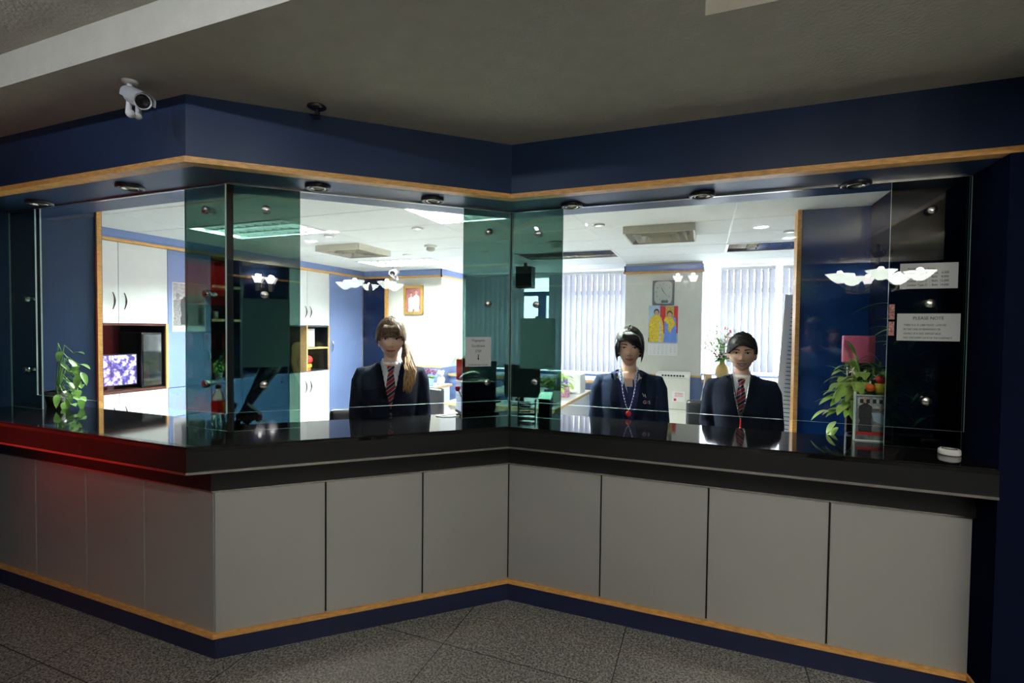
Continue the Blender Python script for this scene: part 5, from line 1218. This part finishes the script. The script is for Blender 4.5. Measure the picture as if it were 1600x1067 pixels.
    # ---- clothes
    def torso_fn(g, vneck, z0, nm, m, seg=64, thick=.0, extra=None):
        b = nb(); R_ = [(zs + .028, .062 * K, .054), (zs + .012, .095 * K, .062), (zs - .006, wsh * .72, .072), (zs - .028, wsh * .93, .082), (zs - .07, wsh * 1.0, .096), (zs - .13, wsh * .97, .108), (zs - .20, .160 * K, .118), (zs - .27, .150 * K, .112), (zs - .36, .138 * K, .102), (zs - .46, .155 * K, .112), (zs - .56, .178 * K, .122), (z0, .182 * K, .125)]
        if nm != 'jacket': R_ = [(z_, w_ - .012, d_ - .012) for z_, w_, d_ in R_]
        rs = []
        fine = []
        for (a_, c_) in zip(R_[:-1], R_[1:]):
            for q_ in range(4): u = q_ / 4; fine.append(tuple(a_[i] + (c_[i] - a_[i]) * u for i in range(3)))
        fine.append(R_[-1])
        for z_, w_, d_ in fine:
            row = []
            for k in range(seg):
                a = 2 * PI * k / seg; ca, sa = math.cos(a), math.sin(a); e_ = 2 / 2.4; bust = .018 * ga(z_ - (zs - .17), .05) * (ga(ca - .45, .25) + ga(ca + .45, .25)) * (sa < 0) * (0 if male else 1)
                row.append(b.verts.new(((w_ + g) * math.copysign(abs(ca) ** e_, ca), yb + (d_ + g) * math.copysign(abs(sa) ** e_, sa) - bust, z_)))
            rs.append(row)
        for i in range(len(rs) - 1):
            for k in range(seg): b.faces.new((rs[i][k], rs[i][(k + 1) % seg], rs[i + 1][(k + 1) % seg], rs[i + 1][k]))
        if vneck:
            kill = []
            for f_ in b.faces:
                c_ = f_.calc_center_median()
                if c_.y < yb and c_.z > zs - vneck[0] and abs(c_.x) < vneck[1] * ((c_.z - (zs - vneck[0])) / (vneck[0] + .03)) ** .9: kill.append(f_)
            bmesh.ops.delete(b, geom=kill, context='FACES')
        if thick: bmesh.ops.solidify(b, geom=list(b.faces), thickness=thick)
        return b
    kind = sty['wear']; vn = sty.get('v', (.25, .062))
    sh_m = sty['shirt']
    obj('shirt', torso_fn(.0, None if kind != 'suit_polo' else (.10, .055), zs - .60, 'shirt', sh_m), sh_m, t, True)
    def sleeves(b, g):
        for s_ in (-1, 1):
            sh = Vector((s_ * wsh * .80, yb, zs - .042)); el = Vector((s_ * (wsh + .032), yb + .012, zs - .30 * K)); wr = Vector((s_ * (wsh + .010), -.065, zs - .50 * K))
            tube(b, [sh + Vector((-s_ * .02, 0, .0)), sh + Vector((s_ * .028, 0, -.008)), Vector((s_ * (wsh + .004), yb, zs - .09)), Vector((s_ * (wsh + .018), yb + .005, zs - .19)), el, el.lerp(wr, .5), wr], [.046, .054, .056, .050, .046, .043, .038], 20, cap=True)
    if kind in ('suit', 'suit_polo'):
        b = torso_fn(.012, None, zs - .66, 'jacket', suit); bmesh.ops.holes_fill(b, edges=[e_ for e_ in b.edges if e_.is_boundary], sides=0); sleeves(b, 0)
        jk = remesh(b, 'jacket', .0065, suit, t, 7)
        b = nb(); b.from_mesh(jk.data); kill = []
        for f_ in b.faces:
            c_ = f_.calc_center_median()
            top = c_.z > zs - .005 and (c_.x / (.060 * K)) ** 2 + ((c_.y - yb) / .056) ** 2 < 1
            if top or (c_.y < yb and c_.z > zs - vn[0] and abs(c_.x) < vn[1] * ((c_.z - (zs - vn[0])) / (vn[0] + .03)) ** .9): kill.append(f_)
        bmesh.ops.delete(b, geom=kill, context='FACES'); b.to_mesh(jk.data); b.free()
        jb = torso_fn(.012, None, zs - .66, 'jacket', suit); jv = BVHTree.FromBMesh(jb); jb.free()
        def onj(x, z, off):
            h = jv.ray_cast(Vector((x, -.6, z)), Vector((0, 1, 0))); return (h[0] if h[0] else Vector((x, -.05, z))) - Vector((0, off, 0))
        for s_ in (-1, 1):      # lapels
            b = nb(); rows = []
            for k in range(15):
                u = k / 14 * .93; z_ = zs - vn[0] + u * (vn[0] + .03); xi = vn[1] * u ** .9; wd = .004 + .050 * sm(u, 0, .62) * (1 - .45 * sm(u, .72, .74)) * (1 - .3 * sm(u, .9, 1))
                rows.append([b.verts.new(onj(s_ * (xi + wd * q_ / 3), z_ - (.012 * q_ / 3 if u < .72 else -.004 * q_), .006)) for q_ in range(4)])
            for a_, c_ in zip(rows[:-1], rows[1:]):
                for q_ in range(3): b.faces.new((a_[q_], a_[q_ + 1], c_[q_ + 1], c_[q_]))
            bmesh.ops.solidify(b, geom=list(b.faces), thickness=.003); obj('lapel', b, sty.get('lapel', suit), jk)
        b = nb(); p_ = onj(0, zs - vn[0] - .03, .006); sphere(b, p_, .009, 10, 8, (1, .4, 1)); obj('button', b, M['black'], jk)
        for s_ in (-1, 1):
            b = nb(); c1, c2 = onj(s_ * .07, zs - .43, .002), onj(s_ * .135, zs - .42, .002); tube(b, [c1, (c1 + c2) / 2 - Vector((0, .003, 0)), c2], .006, 6); obj('pocket_flap', b, suit, jk)
    if kind == 'tee' or kind == 'shirt': 
        b = nb(); sleeves(b, 0); obj('sleeves', b, sh_m, t, True)
    # skirt or trousers and shoes
    b = nb()
    if male:
        for s_ in (-1, 1): tube(b, [(s_ * .08, yb, zs - .56), (s_ * .088, yb, zk), (s_ * .085, yb + .01, .06)], [.10, .075, .065], 16)
        obj('trousers', b, M['black'], t, True)
    else:
        ring_loft(b, [(0, yb, zs - .50, .150, .105), (0, yb, zs - .62, .178, .125), (0, yb, zs - .80, .170, .125), (0, yb, zs - .93, .160, .12)]); obj('skirt', b, M['suit'], t, True)
    for s_ in (-1, 1):
        b = nb(); tube(b, [(s_ * .08, yb + .07, .035), (s_ * .085, -.03, .032), (s_ * .09, -.15, .024)], [.040, .045, .026], 12, flat=.7); obj('shoe', b, M['leather'], t, True)
    # collars
    if sty.get('collar'):
        zc0 = zs + .022 * K
        for s_ in (-1, 1):
            b = nb()
            pts = [Vector((0, yb + .055, zc0 + .03)), Vector((s_ * .052 * K, yb + .01, zc0 + .028)), Vector((s_ * .050 * K, yb - .04, zc0 + .010)), Vector((s_ * .016 * K, yb - .075, zc0 - .035))]
            low = [Vector((0, yb + .07, zc0 - .01)), Vector((s_ * .072 * K, yb + .01, zc0 - .015)), Vector((s_ * .070 * K, yb - .06, zc0 - .035)), Vector((s_ * .040 * K, yb - .100, zc0 - .082))]
            if sty['collar'] == 'open': pts[3].x = s_ * .028; low[3] = Vector((s_ * .035, yb - .098, zc0 - .085))
            vs = [[b.verts.new(q_) for q_ in pts], [b.verts.new(q_) for q_ in low]]
            for k in range(3): b.faces.new((vs[0][k], vs[0][k + 1], vs[1][k + 1], vs[1][k]))
            bmesh.ops.solidify(b, geom=list(b.faces), thickness=.004); obj('collar', b, M['shirt'], t)
    if sty.get('tie'):
        b = nb(); zt = zs - .002
        y0 = yb - .085
        rows = [(0.018, zt + .012), (.022, zt), (.013, zt - .030), (.020, zt - .05), (.030, zt - .13), (.036, zt - .22), (.040, zt - .30)]
        vs = []
        for k, (w_, z_) in enumerate(rows): yy = y0 - .012 - .020 * sm(zt - z_, 0, .12) - (.004 if k < 3 else 0); vs.append([b.verts.new((-w_, yy + .006, z_)), b.verts.new((0, yy - .004, z_)), b.verts.new((w_, yy + .006, z_))])
        for a_, c_ in zip(vs[:-1], vs[1:]):
            for k in range(2): b.faces.new((a_[k], a_[k + 1], c_[k + 1], c_[k]))
        bmesh.ops.solidify(b, geom=list(b.faces), thickness=.004); obj('necktie', b, M['tie'], t, False)
    return t, zh, zs, K, yb

M['tie'] = striped_mat('striped_tie', [(.42, .02, .03), (.62, .60, .62), (.012, .012, .05), (.62, .60, .62)], [0, .46, .54, .93], 26, (.62, 0, -.78))
WL = [(0.0, .0, .0)]
def bangs(x): return .016 + .30 * max(0, abs(x) - .050) if abs(x) < .062 else -.01
# left woman, ponytail over her shoulder
pon = [([(.074, .03, -.005), (.088, .02, -.045), (.098, -.02, -.10), (.112, -.07, -.17), (.108, -.10, -.24), (.095, -.105, -.30)], [.020, .026, .033, .036, .030, .010], .75)]
rnd = random.Random(4)
for k in range(26):
    u = k / 25; dx = .052 * (u - .45); wv = rnd.uniform(-.012, .012)
    pon.append(([(.074 + .15 * dx, .03, -.005), (.088 + .45 * dx, .012, -.05), (.100 + dx + wv, -.045, -.11), (.112 + 1.15 * dx, -.100 + .01 * rnd.random(), -.175), (.106 + dx - wv, -.122, -.235 - .03 * rnd.random()), (.096 + .7 * dx, -.118, -.285 - .03 * rnd.random())], [.007, .009, .009, .008, .0065, .002], .8))
end = []
for k in range(26):
    u = k / 25; dx = .062 * (u - .5); z0 = rnd.uniform(-.17, -.08); f = (z0 + .08) / -.09
    end.append(([(.102 + dx * (.5 + .4 * f), -.050 - .075 * f, z0), (.116 + dx, -.126 + .006 * rnd.random(), -.19), (.108 + dx * .95, -.136, -.245), (.098 + dx * .7 + rnd.uniform(-.006, .006), -.128, -.300 - .03 * rnd.random())], [.001, .007, .007, .0012], .8))
side = [([(s_ * (.070 + .002 * k), -.055 + .014 * k, .045), (s_ * (.080 + .001 * k), -.060 + .014 * k, .0), (s_ * (.077 + .001 * k), -.056 + .014 * k, -.030 - .02 * (s_ < 0) - .006 * k)], [.010, .008, .0015], .6) for s_ in (-1, 1) for k in range(3)]
fr = []
for k in range(22):
    x = -.052 + .104 * k / 21; fr.append(([(x * .7, -.085, .085), (x * .95, -.105, .055), (x, -.102 + .25 * x * x / .05, .018 - .006 * rnd.random())], [.008, .0085, .003], .7))
pw = Vector((EYE.x, EYE.y, 0))
pp = EYE + (ray(611, 510) / FPX) * 3.05
person((pp.x, pp.y), 1.652, EYE, 'smiling woman with a long blond-brown ponytail in a navy suit and striped tie', M['suit'], M['skin'], M['hair_brown'],
       dict(wear='suit', shirt=M['shirt'], collar='closed', tie=True, lips=M['lips'], smile=.7, hairline=bangs, fy=.035, nape=-.05, vol=.014, seed=3,
            strands=[('ponytail', pon, M['hair_brown']), ('ponytail_end', end, M['hair_blond']), ('side_lock', side, M['hair_brown']), ('fringe', fr, M['hair_brown'])]), K=.99)
# middle woman
def mid_line(x): return .040 + .5 * max(0, x + .01) * -1.2 if -.06 < x < .062 else -.03
fr = []
for k in range(18):
    x = -.045 + .11 * k / 17; fr.append(([(x * .4 - .02, -.075, .098), (x * .8, -.104, .070), (x + .012, -.103 + .3 * x * x / .05, .052 - .55 * max(0, x + .03))], [.010, .010, .003], .6))
side = []
for s_ in (-1, 1):
    for k in range(3): side.append(([(s_ * .076, -.01 - .014 * k, .05), (s_ * .084, -.022 - .014 * k, .0), (s_ * .080, -.03 - .013 * k, -.05), (s_ * .072, -.03 - .010 * k, -.068 - .01 * k)], [.012, .011, .008, .002], .7))
pp = EYE + (ray(984, 520) / FPX) * 3.1
t, zh, zs, K_, yb = person((pp.x, pp.y), 1.612, EYE, 'woman with dark side-swept fringe in an open blue blazer and navy polo with lanyard', M['suit_blue'], M['skin'], M['hair_black'],
       dict(wear='suit_polo', shirt=M['polo'], collar='open', lips=M['lips'], smile=.25, hairline=mid_line, fy=.0, nape=-.06, vol=.013, seed=5, mouth=.025, eye=.0036, fw=.97, v=(.42, .085), strands=[('fringe', fr, M['hair_black']), ('side_lock', side, M['hair_black'])]), K=.985)
# bare neck opening, lanyard, reel badge, blazer emblem
b = nb(); v_ = [b.verts.new(p_) for p_ in ((-.040, yb - .072, zs + .01), (-.024, yb - .094, zs - .03), (-.006, yb - .120, zs - .105), (-.024, yb - .118, zs - .06))]; b.faces.new(v_); bmesh.ops.solidify(b, geom=list(b.faces), thickness=.004); obj('shirt_facing', b, M['shirt'], t)
M['lanyard'] = mat('navy_lanyard_white_print', (.02, .03, .12), .6, var=.2)
def lanyard(t, zs, yb, m, zl, dots=True, dm=None, wd=.045):
    pl_, dts = nb(), nb()
    for s_ in (-1, 1):
        pts = [Vector((s_ * .056, yb - .03, zs + .030)), Vector((s_ * wd, yb - .100, zs - .03)), Vector((s_ * wd * .7, yb - .148, zs - .11)), Vector((s_ * wd * .3, yb - .158, zs - .18)), Vector((0, yb - .155, zs - zl))]
        tube(pl_, pts, .0052, 10, flat=.6)
        if dots:
            for k in range(16):
                u = (k + .5) / 16 * 4; i = int(u); sphere(dts, pts[i].lerp(pts[i + 1], u - i) - Vector((0, .0045, 0)), .0024, 6, 4)
    o_ = obj('lanyard', pl_, m, t)
    if dots: obj('lanyard_print', dts, dm or M['shirt'], o_)
    else: dts.free()
lanyard(t, zs, yb, M['lanyard'], .205)
b = nb(); lathe(b, [(.001, -.004), (.017, -.004), (.017, .004), (.001, .004)], 20, (0, yb - .162, zs - .225), 'Y'); obj('badge_reel', b, M['red'], t, True)
b = nb(); tube(b, [(0, yb - .158, zs - .242), (0, yb - .158, zs - .300)], .0045, 8); obj('badge_clip', b, M['steel'], t)
for s_, x_, m_ in (('G', .078, M['shirt']), ('4', .094, M['red']), ('S', .109, M['shirt'])): text('blazer_emblem', s_, .027, m_, t, (x_ + .006, yb - .150, zs - .162), (PI / 2, 0, .12))
b = nb(); tube(b, [(.081, yb - .148, zs - .100), (.090, yb - .146, zs - .120), (.094, yb - .146, zs - .105), (.101, yb - .146, zs - .125)], .0022, 6); obj('blazer_script', b, M['shirt'], t)
# right woman
def right_line(x): return .078 - .85 * abs(x - .016) if abs(x) < .070 else -.005
fr = []
for k in range(20):
    u = k / 19; x = -.055 + .11 * u; fr.append(([(-.035 + .02 * u, -.060, .112), (-.02 + x * .3 + .02, -.092, .095), (x * .9 + .01, -.098 + .3 * x * x / .05, .062 - .3 * max(0, x)), (x * 1.05 + .012, -.092 + .3 * x * x / .05, .052 - .45 * max(0, x))], [.009, .011, .008, .002], .6))
ear = []
pp = EYE + (ray(1160, 530) / FPX) * 3.15
t, zh, zs, K_, yb = person((pp.x, pp.y), 1.583, EYE, 'smiling woman with short swept black hair in a navy suit, striped tie and beaded lanyard', M['suit'], M['skin'], M['hair_black'],
       dict(wear='suit', shirt=M['shirt'], collar='closed', tie=True, lips=M['lips_red'], smile=1.0, teeth=.0042, fw=1.10, jaw=.8, hairline=right_line, fy=.03, nape=-.03, vol=.012, seed=9, strands=[('fringe', fr, M['hair_black'])]), K=.975)
lanyard(t, zs, yb, M['black'], .24, True, M['steel'])
b = nb(); tube(b, [(0, yb - .155, zs - .24), (0, yb - .157, zs - .29)], .004, 8); sphere(b, (0, yb - .157, zs - .295), .009, 8, 6); obj('pendant', b, M['red'], t)
b = nb(); sphere(b, (.074, -.012, zh - .040), .005, 8, 6); obj('earring', b, M['chrome'], t)
# two visitors beside the camera, seen only as faint reflections in the glass
def short_line(x): return .052 if abs(x) < .06 else .0
M['tee'] = mat('olive_yellow_tshirt', (.42, .38, .16), .8, var=.08); M['stripe_shirt'] = striped_mat('striped_blue_shirt', [(.16, .26, .40), (.07, .12, .22)], [0, .5], 70, (1, 0, 0))
t, zh, zs, K_, yb = person((1.56, -1.92), 1.66, (1.0, 2.8), 'visitor in a yellowish printed t-shirt, mirrored in the right clear screen', M['suit'], M['skin_dark'], M['hair_black'],
       dict(wear='tee', shirt=M['tee'], lips=M['lips'], smile=0, hairline=short_line, fy=0, nape=-.03, vol=.008), K=1.0, male=True)
text('shirt_print', 'TOUCAN', .085, M['navy_dark'], t, (0, yb - .135, zs - .13), align='CENTER'); text('shirt_print', 'CANCUN', .07, M['navy_dark'], t, (0, yb - .142, zs - .42), align='CENTER')
b = nb(); tube(b, [(-.09, yb - .145, zs - .22), (-.04, yb - .15, zs - .18), (.04, yb - .15, zs - .20), (.09, yb - .145, zs - .28)], .012, 8); obj('shirt_print', b, M['navy_dark'], t)
person((1.05, -.28), 1.74, (-1.6, 2.3), 'visitor in a striped blue shirt, mirrored left of the ponytailed woman', M['suit'], M['skin_dark'], M['hair_black'],
       dict(wear='shirt', shirt=M['stripe_shirt'], lips=M['lips'], smile=0, hairline=short_line, fy=0, nape=-.03, vol=.008), K=1.03, male=True)
